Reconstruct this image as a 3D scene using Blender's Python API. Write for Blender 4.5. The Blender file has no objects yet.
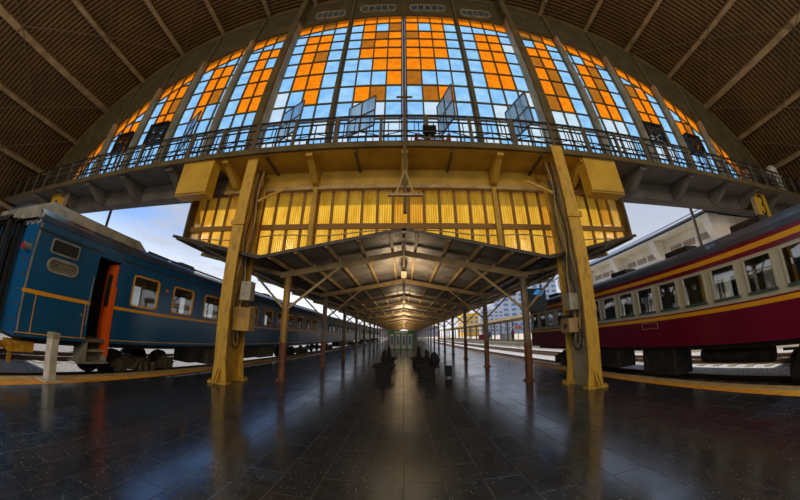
import bpy, bmesh, math, random
from mathutils import Vector, Matrix
random.seed(4)
S = bpy.context.scene
COL = S.collection
sin, cos, rad, PI = math.sin, math.cos, math.radians, math.pi

# ------------------------------------------------------------------ camera (stereographic fisheye, 12.43 mm on a 36 mm sensor)
EYE = 1.5
cd = bpy.data.cameras.new('camera')
cam = bpy.data.objects.new('camera', cd); COL.objects.link(cam)
cd.type = 'PANO'; cd.sensor_fit = 'HORIZONTAL'; cd.sensor_width = 36.0; cd.sensor_height = 22.5
cd.clip_start = 0.02; cd.clip_end = 3000
cd.panorama_type = 'FISHEYE_LENS_POLYNOMIAL'
cd.fisheye_fov = PI
cd.fisheye_polynomial_k0 = 0.0
cd.fisheye_polynomial_k1 = -0.08046361076004263
cd.fisheye_polynomial_k2 = -9.097888766816508e-06
cd.fisheye_polynomial_k3 = 4.927136553703005e-05
cd.fisheye_polynomial_k4 = -8.503065290201632e-07
PITCH, ROLL, YAW = rad(17.54), rad(0.207), rad(0.838)
A = Matrix(((cos(ROLL), 0, -sin(ROLL)), (0, 1, 0), (sin(ROLL), 0, cos(ROLL))))
B = Matrix(((1, 0, 0), (0, cos(PITCH), -sin(PITCH)), (0, sin(PITCH), cos(PITCH))))
Cm = Matrix(((cos(YAW), -sin(YAW), 0), (sin(YAW), cos(YAW), 0), (0, 0, 1)))
Rw = Cm @ B @ A
right, fwd, up = Rw @ Vector((1, 0, 0)), Rw @ Vector((0, 1, 0)), Rw @ Vector((0, 0, 1))
M4 = Matrix((right, up, -fwd)).transposed().to_4x4(); M4.translation = (0, 0, EYE)
cam.matrix_world = M4
S.camera = cam

# ------------------------------------------------------------------ sky, sun, added hall fill lights, exposure
w = bpy.data.worlds.new('sky'); S.world = w; w.use_nodes = True
nt = w.node_tree; nt.nodes.clear()
N = nt.nodes.new; L = nt.links.new
tc = N('ShaderNodeTexCoord'); sep = N('ShaderNodeSeparateXYZ'); L(tc.outputs['Generated'], sep.inputs[0])
gr = N('ShaderNodeValToRGB'); L(sep.outputs['Z'], gr.inputs[0])
e = gr.color_ramp.elements
e[0].position = 0.0; e[0].color = (.72, .70, .70, 1)
e[1].position = 1.0; e[1].color = (.09, .22, .58, 1)
for p, c in ((.12, (.70, .74, .82, 1)), (.28, (.19, .32, .60, 1)), (.45, (.10, .23, .52, 1))):
    q = e.new(p); q.color = c
mp = N('ShaderNodeMapping'); mp.inputs['Scale'].default_value = (1.6, 1.6, 5.0); mp.inputs['Location'].default_value = (3.1, 0.4, 0.2)
L(tc.outputs['Generated'], mp.inputs[0])
nz = N('ShaderNodeTexNoise'); nz.inputs['Scale'].default_value = 1.7; nz.inputs['Detail'].default_value = 7; nz.inputs['Roughness'].default_value = .58
L(mp.outputs[0], nz.inputs[0])
cr = N('ShaderNodeValToRGB'); L(nz.outputs[0], cr.inputs[0]); cr.color_ramp.elements[0].position = .47; cr.color_ramp.elements[1].position = .68
# the clouds are thicker towards the right-hand side of the sky
mr = N('ShaderNodeMapRange'); L(sep.outputs['X'], mr.inputs[0]); mr.inputs[1].default_value = -.2; mr.inputs[2].default_value = .5; mr.inputs[3].default_value = 0; mr.inputs[4].default_value = 1.0
ad = N('ShaderNodeMath'); ad.operation = 'ADD'; ad.use_clamp = True; L(cr.outputs[0], ad.inputs[0]); L(mr.outputs[0], ad.inputs[1])
ml = N('ShaderNodeMath'); ml.operation = 'MULTIPLY'; L(ad.outputs[0], ml.inputs[0]); ml.inputs[1].default_value = .8
mx = N('ShaderNodeMix'); mx.data_type = 'RGBA'; L(ml.outputs[0], mx.inputs[0]); L(gr.outputs[0], mx.inputs[6]); mx.inputs[7].default_value = (.34, .345, .37, 1)
bg = N('ShaderNodeBackground'); L(mx.outputs[2], bg.inputs[0]); bg.inputs[1].default_value = 1.45
out = N('ShaderNodeOutputWorld'); L(bg.outputs[0], out.inputs[0])

sd = bpy.data.lights.new('sun', 'SUN'); sd.energy = 6; sd.angle = rad(1.0); sd.color = (1, .90, .74)
sun = bpy.data.objects.new('sun', sd); COL.objects.link(sun)
sun.rotation_euler = (Vector((-.26, .42, .86))).to_track_quat('Z', 'Y').to_euler()

def lamp(x, y, z, power, r=.5, c=(1, .78, .48)):
    d = bpy.data.lights.new('hall_fill_light', 'POINT'); d.energy = power; d.shadow_soft_size = r; d.color = c  # point lights added out of view as warm fill for the hall
    o = bpy.data.objects.new('hall_fill_light', d); COL.objects.link(o); o.location = (x, y, z)
for x, y, z, p in ((-9, -7, 10, 700), (9, -7, 10, 700), (0, -9, 10, 850), (-2.2, 3.2, 12.5, 0), (-3, -4, 4.8, 230), (3, -4, 4.8, 200), (-15, 1, 9, 110), (15, 1, 9, 130)):
    if p: lamp(x, y, z, p)
S.view_settings.view_transform = 'Standard'; S.view_settings.look = 'None'
S.view_settings.gamma = 1; S.view_settings.use_curve_mapping = False
S.view_settings.exposure = 0.25
try:
    S.cycles.use_denoising = True; S.cycles.denoising_input_passes = 'RGB_ALBEDO_NORMAL'; S.cycles.denoising_prefilter = 'ACCURATE'
    S.cycles.max_bounces = 8; S.cycles.transparent_max_bounces = 16
    S.cycles.sample_clamp_indirect = 6
except Exception: pass

# ------------------------------------------------------------------ materials
def mat(name, col, rough=.6, metal=0, col2=None, nscale=3, ndetail=5, lo=.4, hi=.65, bump=0, spec=.5, stretch=None, bscale=None):
    m = bpy.data.materials.new(name); m.use_nodes = True
    t = m.node_tree; p = t.nodes['Principled BSDF']
    p.inputs['Base Color'].default_value = (*col, 1); p.inputs['Roughness'].default_value = rough
    p.inputs['Metallic'].default_value = metal; p.inputs['Specular IOR Level'].default_value = spec
    if col2 or bump:
        c = t.nodes.new('ShaderNodeTexCoord'); mpp = t.nodes.new('ShaderNodeMapping'); t.links.new(c.outputs['Object'], mpp.inputs[0])
        if stretch: mpp.inputs['Scale'].default_value = stretch
        n = t.nodes.new('ShaderNodeTexNoise'); n.inputs['Scale'].default_value = nscale; n.inputs['Detail'].default_value = ndetail
        t.links.new(mpp.outputs[0], n.inputs[0])
        if col2:
            r = t.nodes.new('ShaderNodeValToRGB'); t.links.new(n.outputs[0], r.inputs[0])
            r.color_ramp.elements[0].position = lo; r.color_ramp.elements[0].color = (*col, 1)
            r.color_ramp.elements[1].position = hi; r.color_ramp.elements[1].color = (*col2, 1)
            t.links.new(r.outputs[0], p.inputs['Base Color'])
        if bump:
            b = t.nodes.new('ShaderNodeBump'); b.inputs['Strength'].default_value = bump; b.inputs['Distance'].default_value = .02
            n2 = n
            if bscale:
                n2 = t.nodes.new('ShaderNodeTexNoise'); n2.inputs['Scale'].default_value = bscale; n2.inputs['Detail'].default_value = 3
                t.links.new(mpp.outputs[0], n2.inputs[0])
            t.links.new(n2.outputs[0], b.inputs['Height']); t.links.new(b.outputs[0], p.inputs['Normal'])
    return m

def glassy(name, tint, trans=.8, through=.2, col2=None, nscale=2.5, stretch=None, gloss=.06, lo=.35, hi=.7):
    """coloured obscured glass or fibreglass: lets light through scattered, a little of it straight"""
    m = bpy.data.materials.new(name); m.use_nodes = True; t = m.node_tree; t.nodes.clear()
    N = t.nodes.new; K = t.links.new
    o = N('ShaderNodeOutputMaterial'); tr = N('ShaderNodeBsdfTranslucent'); tp = N('ShaderNodeBsdfTransparent')
    df = N('ShaderNodeBsdfDiffuse'); gl = N('ShaderNodeBsdfGlossy'); gl.inputs['Roughness'].default_value = .15
    c = N('ShaderNodeTexCoord'); mpp = N('ShaderNodeMapping'); K(c.outputs['Object'], mpp.inputs[0])
    if stretch: mpp.inputs['Scale'].default_value = stretch
    n = N('ShaderNodeTexNoise'); n.inputs['Scale'].default_value = nscale; n.inputs['Detail'].default_value = 4; K(mpp.outputs[0], n.inputs[0])
    r = N('ShaderNodeValToRGB'); K(n.outputs[0], r.inputs[0])
    r.color_ramp.elements[0].position = lo; r.color_ramp.elements[1].position = hi
    r.color_ramp.elements[0].color = (*tint, 1); r.color_ramp.elements[1].color = (*(col2 or tint), 1)
    for s in (tr, tp, df): K(r.outputs[0], s.inputs[0])
    a = N('ShaderNodeMixShader'); a.inputs[0].default_value = through / (through + trans); K(tr.outputs[0], a.inputs[1]); K(tp.outputs[0], a.inputs[2])
    b = N('ShaderNodeMixShader'); b.inputs[0].default_value = max(0, 1 - through - trans); K(a.outputs[0], b.inputs[1]); K(df.outputs[0], b.inputs[2])
    g = N('ShaderNodeMixShader'); g.inputs[0].default_value = gloss; K(b.outputs[0], g.inputs[1]); K(gl.outputs[0], g.inputs[2])
    K(g.outputs[0], o.inputs[0]); return m

def clear_glass(name, tint=(.75, .8, .8), gloss=.18):
    m = bpy.data.materials.new(name); m.use_nodes = True; t = m.node_tree; t.nodes.clear()
    o = t.nodes.new('ShaderNodeOutputMaterial'); tp = t.nodes.new('ShaderNodeBsdfTransparent'); tp.inputs[0].default_value = (*tint, 1)
    gl = t.nodes.new('ShaderNodeBsdfGlossy'); gl.inputs['Roughness'].default_value = .03
    x = t.nodes.new('ShaderNodeMixShader'); x.inputs[0].default_value = gloss
    t.links.new(tp.outputs[0], x.inputs[1]); t.links.new(gl.outputs[0], x.inputs[2]); t.links.new(x.outputs[0], o.inputs[0]); return m

def emit(name, c, s):
    m = bpy.data.materials.new(name); m.use_nodes = True; t = m.node_tree; p = t.nodes['Principled BSDF']
    p.inputs['Base Color'].default_value = (*c, 1); p.inputs['Emission Color'].default_value = (*c, 1); p.inputs['Emission Strength'].default_value = s
    return m

def floor_mat():
    m = bpy.data.materials.new('polished_terrazzo'); m.use_nodes = True; t = m.node_tree; p = t.nodes['Principled BSDF']
    N = t.nodes.new; K = t.links.new
    c = N('ShaderNodeTexCoord')
    v = N('ShaderNodeTexVoronoi'); v.inputs['Scale'].default_value = 32; K(c.outputs['Object'], v.inputs['Vector'])
    lt = N('ShaderNodeMath'); lt.operation = 'LESS_THAN'; lt.inputs[1].default_value = .21; K(v.outputs['Distance'], lt.inputs[0])
    sepc = N('ShaderNodeSeparateColor'); K(v.outputs['Color'], sepc.inputs[0])
    gt = N('ShaderNodeMath'); gt.operation = 'GREATER_THAN'; gt.inputs[1].default_value = .76; K(sepc.outputs[0], gt.inputs[0])
    mu = N('ShaderNodeMath'); mu.operation = 'MULTIPLY'; K(lt.outputs[0], mu.inputs[0]); K(gt.outputs[0], mu.inputs[1])
    n = N('ShaderNodeTexNoise'); n.inputs['Scale'].default_value = 9; n.inputs['Detail'].default_value = 8; n.inputs['Roughness'].default_value = .75; K(c.outputs['Object'], n.inputs[0])
    r = N('ShaderNodeValToRGB'); K(n.outputs[0], r.inputs[0]); r.color_ramp.elements[0].position = .35; r.color_ramp.elements[1].position = .7
    r.color_ramp.elements[0].color = (.010, .016, .028, 1); r.color_ramp.elements[1].color = (.060, .068, .085, 1)
    m1 = N('ShaderNodeMix'); m1.data_type = 'RGBA'; K(mu.outputs[0], m1.inputs[0]); K(r.outputs[0], m1.inputs[6]); m1.inputs[7].default_value = (.30, .29, .25, 1)
    rot = N('ShaderNodeMapping'); rot.inputs['Rotation'].default_value = (0, 0, PI / 2); K(c.outputs['Object'], rot.inputs[0])
    bk = N('ShaderNodeTexBrick'); K(rot.outputs[0], bk.inputs['Vector']); bk.inputs['Scale'].default_value = 1; bk.inputs['Brick Width'].default_value = .8
    bk.inputs['Row Height'].default_value = .4; bk.inputs['Mortar Size'].default_value = .007; bk.inputs['Mortar Smooth'].default_value = .4
    bk.inputs['Color1'].default_value = (1, 1, 1, 1); bk.inputs['Color2'].default_value = (.72, .72, .72, 1); bk.inputs['Mortar'].default_value = (1.25, 1.2, 1.15, 1)
    m2 = N('ShaderNodeMix'); m2.data_type = 'RGBA'; m2.blend_type = 'MULTIPLY'; m2.inputs[0].default_value = 1; K(m1.outputs[2], m2.inputs[6]); K(bk.outputs['Color'], m2.inputs[7])
    K(m2.outputs[2], p.inputs['Base Color'])
    n3 = N('ShaderNodeTexNoise'); n3.inputs['Scale'].default_value = 1.3; n3.inputs['Detail'].default_value = 5; K(c.outputs['Object'], n3.inputs[0])
    rr = N('ShaderNodeMapRange'); K(n3.outputs[0], rr.inputs[0]); rr.inputs[1].default_value = .3; rr.inputs[2].default_value = .7; rr.inputs[3].default_value = .13; rr.inputs[4].default_value = .25
    sm = N('ShaderNodeMath'); sm.operation = 'MULTIPLY_ADD'; K(bk.outputs['Fac'], sm.inputs[0]); sm.inputs[1].default_value = .18; K(rr.outputs[0], sm.inputs[2])
    sm2 = N('ShaderNodeMath'); sm2.operation = 'MULTIPLY_ADD'; K(mu.outputs[0], sm2.inputs[0]); sm2.inputs[1].default_value = .3; K(sm.outputs[0], sm2.inputs[2])
    K(sm2.outputs[0], p.inputs['Roughness'])
    b = N('ShaderNodeBump'); b.inputs['Strength'].default_value = .15; b.inputs['Distance'].default_value = .002; b.invert = True
    K(bk.outputs['Fac'], b.inputs['Height']); K(b.outputs[0], p.inputs['Normal'])
    p.inputs['IOR'].default_value = 2.3; p.inputs['Specular Tint'].default_value = (.74, .88, 1, 1)
    return m

M = {}
M['floor'] = floor_mat()
M['yellow_paint'] = mat('aged_yellow_paint', (.58, .34, .035), .5, col2=(.24, .13, .025), nscale=5, lo=.5, hi=.78, bump=.3, stretch=(2, 2, .6))
M['beige_paint'] = mat('beige_plate_paint', (.40, .36, .26), .5, col2=(.20, .17, .10), nscale=4, lo=.45, hi=.8)
M['dark_steel'] = mat('dark_steel', (.035, .03, .025), .5, .3, col2=(.08, .06, .035), nscale=6)
M['olive_wall'] = mat('olive_plaster', (.060, .043, .014), .85, col2=(.095, .068, .022), nscale=1.2, bump=.2)
M['roof_sheet'] = mat('brown_corrugated_sheet', (.080, .038, .007), .6, col2=(.15, .074, .012), nscale=.6, lo=.3, hi=.75, stretch=(1, 1, 1))
M['roof_recess_shade'] = mat('shaded_sheet_recess', (.022, .013, .006), .9)
M['purlin'] = mat('brown_painted_steel', (.27, .18, .085), .6, col2=(.17, .11, .05), nscale=2)
M['arch_steel'] = mat('arch_steel', (.10, .07, .035), .6)
M['fin_light'] = mat('pale_fin_plaster', (.34, .25, .14), .8, col2=(.22, .165, .09), nscale=1.5)
M['fin_dark'] = mat('olive_fin_plaster', (.13, .092, .03), .8, col2=(.08, .058, .018), nscale=1.5)
M['glass_blue'] = glassy('blue_obscured_glass', (.20, .48, .84), .74, .18, (.33, .62, .92), 2.2)
M['glass_pale'] = glassy('pale_obscured_glass', (.48, .66, .80), .72, .22, (.60, .76, .9), 2.2)
M['glass_orange'] = glassy('orange_stained_glass', (.82, .24, .006), .9, .05, (.68, .16, .004), 4)
M['glass_brown'] = glassy('brown_stained_glass', (.36, .13, .012), .9, .05, (.28, .09, .01), 5)
M['panel_yellow'] = glassy('yellow_fibreglass_sheet', (.78, .50, .055), .68, .0, (.62, .33, .025), 1.6, (3, 3, .8), .03)
M['panel_orange'] = glassy('orange_fibreglass_sheet', (.72, .38, .035), .66, .0, (.56, .26, .02), 1.6, (3, 3, .8), .03)
M['batten'] = mat('brown_timber_batten', (.26, .13, .025), .7)
M['beam_yellow'] = mat('ochre_beam_tone', (.52, .31, .03), .6, col2=(.38, .22, .02), nscale=1.5)
M['beam_grey'] = mat('grey_plaster_beam', (.125, .105, .085), .8, col2=(.08, .068, .055), nscale=1.2)
M['box_yellow'] = mat('yellow_box_panel', (.62, .37, .03), .45, col2=(.52, .30, .025), nscale=1.5)
M['rail_paint'] = mat('dark_rail_paint', (.030, .026, .022), .5, .3)
M['rail_post'] = mat('brown_rail_post', (.10, .07, .035), .5)
M['canopy_sheet'] = mat('weathered_grey_sheet', (.27, .25, .22), .5, .2, col2=(.15, .13, .11), nscale=1.5)
M['canopy_steel'] = mat('cream_brown_steel', (.46, .32, .14), .55, col2=(.30, .20, .08), nscale=2.5)
M['post_paint'] = mat('faded_post_paint', (.30, .23, .13), .5, col2=(.18, .13, .07), nscale=3)
M['post_yellow'] = mat('yellow_post_paint', (.50, .28, .04), .5, col2=(.30, .17, .04), nscale=3)
M['post_red'] = mat('red_brown_post_base', (.22, .07, .015), .5, col2=(.12, .04, .012), nscale=5)
M['edge_cream'] = mat('cream_coping_stone', (.66, .50, .22), .6, col2=(.48, .35, .14), nscale=5, bump=.3)
M['edge_orange'] = mat('orange_safety_line', (.95, .44, .03), .5, col2=(.7, .33, .04), nscale=6)
M['blue_coach'] = mat('deep_blue_coach_paint', (.003, .080, .215), .18, col2=(.006, .105, .28), nscale=.9, lo=.3, hi=.8)
M['teal_coach'] = mat('teal_coach_paint', (.02, .12, .14), .3)
M['grey_coach'] = mat('grey_coach_paint', (.25, .25, .24), .35)
M['blue_roof'] = mat('blue_grey_roof', (.045, .075, .13), .45, col2=(.03, .045, .075), nscale=1.5)
M['fairing'] = mat('pale_grey_fairing', (.33, .32, .27), .5, col2=(.17, .17, .14), nscale=3)
M['stripe'] = mat('orange_yellow_stripe', (.85, .38, .015), .35)
M['door_orange'] = mat('orange_door_paint', (.80, .115, .006), .35)
M['maroon'] = mat('maroon_coach_paint', (.135, .002, .020), .2, col2=(.17, .004, .030), nscale=.9, lo=.3, hi=.8)
M['cream_coach'] = mat('cream_coach_paint', (.48, .47, .37), .35)
M['maroon_stripe'] = mat('yellow_coach_stripe', (.80, .37, .010), .35)
M['slate_roof'] = mat('slate_coach_roof', (.065, .085, .125), .5, col2=(.045, .055, .085), nscale=1.3)
M['win_green'] = mat('grey_green_window_frame', (.05, .10, .09), .4)
M['coach_glass'] = clear_glass('coach_glass', (.50, .53, .53), .16)
M['under'] = mat('underframe_black', (.018, .017, .016), .6, .2, col2=(.05, .045, .035), nscale=5)
M['bogie'] = mat('dusty_bogie_steel', (.07, .06, .045), .7, .2, col2=(.14, .115, .07), nscale=6)
M['yellow_coupler'] = mat('yellow_coupler_paint', (.55, .30, .02), .5, col2=(.25, .14, .02), nscale=9)
M['red'] = mat('red_rubber_hose', (.65, .01, .01), .4)
M['interior'] = mat('coach_interior_panel', (.14, .12, .10), .6)
M['seat'] = mat('pale_seat_cover', (.42, .38, .28), .7)
M['curtain'] = mat('gold_curtain', (.55, .34, .06), .8)
M['rubber'] = mat('black_rubber', (.012, .012, .012), .6)
M['steel'] = mat('bright_steel', (.30, .28, .26), .35, .8)
M['rail_rust'] = mat('rusty_rail_steel', (.10, .06, .04), .5, .5)
M['sleeper'] = mat('grey_sleeper', (.14, .12, .10), .8)
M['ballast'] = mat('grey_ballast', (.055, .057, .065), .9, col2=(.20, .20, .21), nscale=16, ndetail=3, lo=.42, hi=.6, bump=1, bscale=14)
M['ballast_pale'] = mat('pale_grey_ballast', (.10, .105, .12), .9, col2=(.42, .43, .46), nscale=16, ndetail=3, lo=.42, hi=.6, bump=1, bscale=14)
M['ground'] = mat('pale_ground', (.30, .26, .21), .9, col2=(.4, .36, .3), nscale=.6)
M['cream_wall'] = mat('cream_building_wall', (.80, .74, .62), .8, col2=(.68, .62, .50), nscale=.8)
M['vent_brown'] = mat('brown_louvre', (.20, .10, .06), .7)
M['roof_blue'] = mat('blue_grey_metal_roof', (.16, .20, .28), .5)
M['bollard'] = mat('white_bollard_paint', (.62, .60, .52), .45, col2=(.45, .43, .35), nscale=6)
M['booth_green'] = mat('green_booth_panel', (.01, .30, .09), .4)
M['booth_teal'] = mat('teal_booth_frame', (.01, .20, .17), .4)
M['booth_white'] = mat('white_booth_panel', (.62, .64, .60), .4)
M['bench_dark'] = mat('dark_bench_timber', (.012, .007, .006), .85)
M['cloth_black'] = mat('black_cloth', (.008, .008, .009), .9)
M['black_num'] = mat('black_lettering', (.01, .01, .01), .5)
M['city_white'] = mat('pale_city_wall', (.50, .52, .56), .8)
M['city_blue'] = mat('blue_city_window', (.10, .22, .38), .3)
M['city_yellow'] = mat('yellow_city_wall', (.80, .42, .03), .7)
M['city_pink'] = mat('pinkish_city_wall', (.45, .32, .28), .8)
M['shirt_blue'] = mat('blue_shirt', (.02, .12, .5), .8)
M['shirt_red'] = mat('red_shirt', (.5, .04, .03), .8)
M['skin'] = mat('skin', (.35, .19, .12), .6)
M['sign_orange'] = mat('orange_sign', (.85, .16, .02), .5)
M['screen_blue'] = emit('blue_lit_screen', (.02, .22, .6), .6)
M['screen_dark'] = mat('dark_screen_case', (.015, .025, .03), .3)
M['tail_red'] = mat('red_lamp_lens', (.5, .02, .015), .2)
M['tree'] = mat('dark_foliage', (.03, .06, .02), .9, col2=(.06, .09, .03), nscale=4)
M['tube_glow'] = emit('warm_tube_lamp', (1.0, .75, .45), .8)
M['lamp_glow'] = emit('warm_coach_lamp', (1.0, .55, .18), 3)

# ------------------------------------------------------------------ mesh helpers
class MB:
    """collects shapes in world coordinates; build() links them as ONE mesh object"""
    def __init__(s): s.v = []; s.f = []; s.cuts = []
    def add(s, vs, fs):
        s.cuts.append((len(s.v), len(s.f))); k = len(s.v); s.v += [tuple(v) for v in vs]; s.f += [tuple(i + k for i in f) for f in fs]; return s
    def box(s, x0, x1, y0, y1, z0, z1):
        return s.add([(x0, y0, z0), (x1, y0, z0), (x1, y1, z0), (x0, y1, z0), (x0, y0, z1), (x1, y0, z1), (x1, y1, z1), (x0, y1, z1)],
                     [(0, 3, 2, 1), (4, 5, 6, 7), (0, 1, 5, 4), (1, 2, 6, 5), (2, 3, 7, 6), (3, 0, 4, 7)])
    def quad(s, a, b, c, d): return s.add([a, b, c, d], [(0, 1, 2, 3)])
    def bar(s, p, q, wx, h, side=None):
        p, q = Vector(p), Vector(q); d = (q - p).normalized()
        u = Vector(side) if side else (d.cross(Vector((0, 0, 1))) if abs(d.z) < .98 else Vector((1, 0, 0)))
        u = (u - d * u.dot(d)).normalized() * wx / 2; n = d.cross(u).normalized() * h / 2
        vs = [p - u - n, p + u - n, p + u + n, p - u + n, q - u - n, q + u - n, q + u + n, q - u + n]
        return s.add(vs, [(0, 3, 2, 1), (4, 5, 6, 7), (0, 1, 5, 4), (1, 2, 6, 5), (2, 3, 7, 6), (3, 0, 4, 7)])
    def tube(s, pts, r, n=8):
        s.cuts.append((len(s.v), len(s.f))); pts = [Vector(p) for p in pts]; k = len(s.v); m = len(pts)
        for i, p in enumerate(pts):
            d = (pts[min(i + 1, m - 1)] - pts[max(i - 1, 0)]).normalized()
            u = d.cross(Vector((0, 0, 1))) if abs(d.z) < .95 else d.cross(Vector((1, 0, 0)))
            u.normalize(); v = d.cross(u)
            rr = r[i] if isinstance(r, (list, tuple)) else r
            for j in range(n):
                a = 2 * PI * j / n; s.v.append(tuple(p + (u * cos(a) + v * sin(a)) * rr))
        for i in range(m - 1):
            for j in range(n):
                j2 = (j + 1) % n; s.f.append((k + i * n + j, k + i * n + j2, k + (i + 1) * n + j2, k + (i + 1) * n + j))
        s.f.append(tuple(k + j for j in reversed(range(n)))); s.f.append(tuple(k + (m - 1) * n + j for j in range(n))); return s
    def prism(s, poly, axis, a, b):
        """poly: 2D points; axis 'x': (y,z), 'y': (x,z), 'z': (x,y); extruded from a to b"""
        def P(p, t): return {'x': (t, p[0], p[1]), 'y': (p[0], t, p[1]), 'z': (p[0], p[1], t)}[axis]
        n = len(poly); vs = [P(p, a) for p in poly] + [P(p, b) for p in poly]
        fs = [tuple(range(n)), tuple(reversed(range(n, 2 * n)))] + [(i, i + n, (i + 1) % n + n, (i + 1) % n) for i in range(n)]
        return s.add(vs, fs)
    def strip(s, prof, axis, a, b, closed=False, t=0):
        """open profile swept along an axis"""
        def P(p, u): return {'x': (u, p[0], p[1]), 'y': (p[0], u, p[1])}[axis]
        n = len(prof); vs = [P(p, a) for p in prof] + [P(p, b) for p in prof]
        return s.add(vs, [(i, i + 1, i + 1 + n, i + n) for i in range(n - 1)])
    def each(s, name, m, parent=None, **kw):
        """every shape added becomes a part of its own"""
        c = s.cuts + [(len(s.v), len(s.f))]; out = []
        for (a, fa), (b, fb) in zip(c, c[1:]):
            q = MB(); q.v = s.v[a:b]; q.f = [tuple(i - a for i in f) for f in s.f[fa:fb]]; out.append(q.build(name, m, parent, **kw))
        return out
    def build(s, name, m, parent=None, smooth=False, bevel=0, solid=0):
        me = bpy.data.meshes.new(name)
        off = parent_loc(parent) if parent else Vector((0, 0, 0))
        me.from_pydata([tuple(Vector(v) - off) for v in s.v], [], s.f)
        bm = bmesh.new(); bm.from_mesh(me)
        if not solid: bmesh.ops.recalc_face_normals(bm, faces=bm.faces)
        bm.to_mesh(me); bm.free()
        me.materials.append(m if isinstance(m, bpy.types.Material) else M[m])
        if smooth: me.polygons.foreach_set('use_smooth', [True] * len(me.polygons))
        o = bpy.data.objects.new(name, me); COL.objects.link(o)
        if parent: o.parent = parent
        if bevel:
            b = o.modifiers.new('bevel', 'BEVEL'); b.width = bevel; b.segments = 2; b.limit_method = 'ANGLE'
        if solid:
            b = o.modifiers.new('solid', 'SOLIDIFY'); b.thickness = solid; b.offset = 0
        return o
def parent_loc(p):
    v = Vector((0, 0, 0))
    while p: v += Vector(p.location); p = p.parent
    return v
def thing(name, label, cat, loc=(0, 0, 0), group=None):
    o = bpy.data.objects.new(name, None); COL.objects.link(o); o.location = loc; o['label'] = label; o['category'] = cat
    if group: o['group'] = group
    return o
def tag(o, label, cat, group=None):
    o['label'] = label; o['category'] = cat
    if group: o['group'] = group
    return o
def struct(o, label=None):
    o['kind'] = 'structure'
    if label: o['label'] = label
    return o
def sroot(name, loc=(0, 0, 0)):
    o = bpy.data.objects.new(name, None); COL.objects.link(o); o.location = loc; o['kind'] = 'structure'; return o
def dup(root, loc, label=None, rotz=None):
    r = root.copy(); COL.objects.link(r); r.location = loc
    if rotz is not None: r.rotation_euler = (0, 0, rotz)
    if label: r['label'] = label
    for ch in list(root.children):
        c = ch.copy(); COL.objects.link(c); c.parent = r
        for g in ch.children:
            q = g.copy(); COL.objects.link(q); q.parent = c
    return r
def wall_holes(mb, x, y0, y1, z0, z1, holes, t=.05, rnd=.0):
    """a wall in the plane x with rectangular holes (y0,y1,z0,z1), thickness t towards +x"""
    ys = sorted({y0, y1, *[h[0] for h in holes], *[h[1] for h in holes]}); zs = sorted({z0, z1, *[h[2] for h in holes], *[h[3] for h in holes]})
    ys = [v for v in ys if y0 <= v <= y1]; zs = [v for v in zs if z0 <= v <= z1]
    inh = lambda a, b: any(h[0] < a < h[1] and h[2] < b < h[3] for h in holes)
    for zi in range(len(zs) - 1):
        zc = (zs[zi] + zs[zi + 1]) / 2; run = None
        for yi in range(len(ys) - 1):
            solid = not inh((ys[yi] + ys[yi + 1]) / 2, zc)
            if solid and run is None: run = ys[yi]
            if not solid and run is not None: mb.box(x, x + t, run, ys[yi], zs[zi], zs[zi + 1]); run = None
        if run is not None: mb.box(x, x + t, run, ys[-1], zs[zi], zs[zi + 1])
def rrect(y0, y1, z0, z1, r, n=4):
    p = []
    for cy, cz, a0 in ((y1 - r, z1 - r, 0), (y0 + r, z1 - r, 90), (y0 + r, z0 + r, 180), (y1 - r, z0 + r, 270)):
        for i in range(n + 1):
            a = rad(a0 + 90 * i / n); p.append((cy + r * cos(a), cz + r * sin(a)))
    return p
def rring(mb, x0, x1, y0, y1, z0, z1, r, wd):
    """rounded rectangular ring in a plane of constant x"""
    a = rrect(y0, y1, z0, z1, r); b = rrect(y0 - wd, y1 + wd, z0 - wd, z1 + wd, r + wd); n = len(a)
    vs = [(x0, *p) for p in a] + [(x0, *p) for p in b] + [(x1, *p) for p in a] + [(x1, *p) for p in b]; fs = []
    for i in range(n):
        j = (i + 1) % n
        fs += [(i, j, n + j, n + i), (2 * n + i, 3 * n + i, 3 * n + j, 2 * n + j), (n + i, n + j, 3 * n + j, 3 * n + i), (i, 2 * n + i, 2 * n + j, j)]
    mb.add(vs, fs)

# ================================================================== THE SETTING
# platform, ground
struct(MB().box(-6.3, 5.72, -9, 122, -.55, 0).build('floor', 'floor'))
for s, xa, xb, xc in ((-1, -6.3, -6.62, -7.0), (1, 5.72, 6.0, 6.35)):
    r = sroot('trim_1' if s < 0 else 'trim_2', (xa, 0, 0))
    MB().box(min(xa, xb), max(xa, xb), -9, 122, -.55, 0.001).build('safety_line', 'edge_orange', r)
    mb = MB()
    y = -9
    while y < 122: mb.box(min(xb, xc), max(xb, xc), y + .004, y + 1.19, -.55, 0.006); y += 1.2
    mb.build('coping_stone', 'edge_cream', r)
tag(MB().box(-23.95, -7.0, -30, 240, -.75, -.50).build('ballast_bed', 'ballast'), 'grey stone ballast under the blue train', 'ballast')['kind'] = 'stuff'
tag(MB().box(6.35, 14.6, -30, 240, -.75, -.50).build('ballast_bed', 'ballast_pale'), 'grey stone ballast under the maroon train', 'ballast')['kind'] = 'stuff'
struct(MB().box(-260, 340, 122.02, 700, -1.0, -.76).build('ground', 'ground'))
struct(MB().box(-140, -24.31, -30, 240, -.8, -.55).build('ground', 'ground'))
struct(MB().box(14.6, 120, -30, 240, -.75, .0).build('ground', 'ground'))

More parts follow.
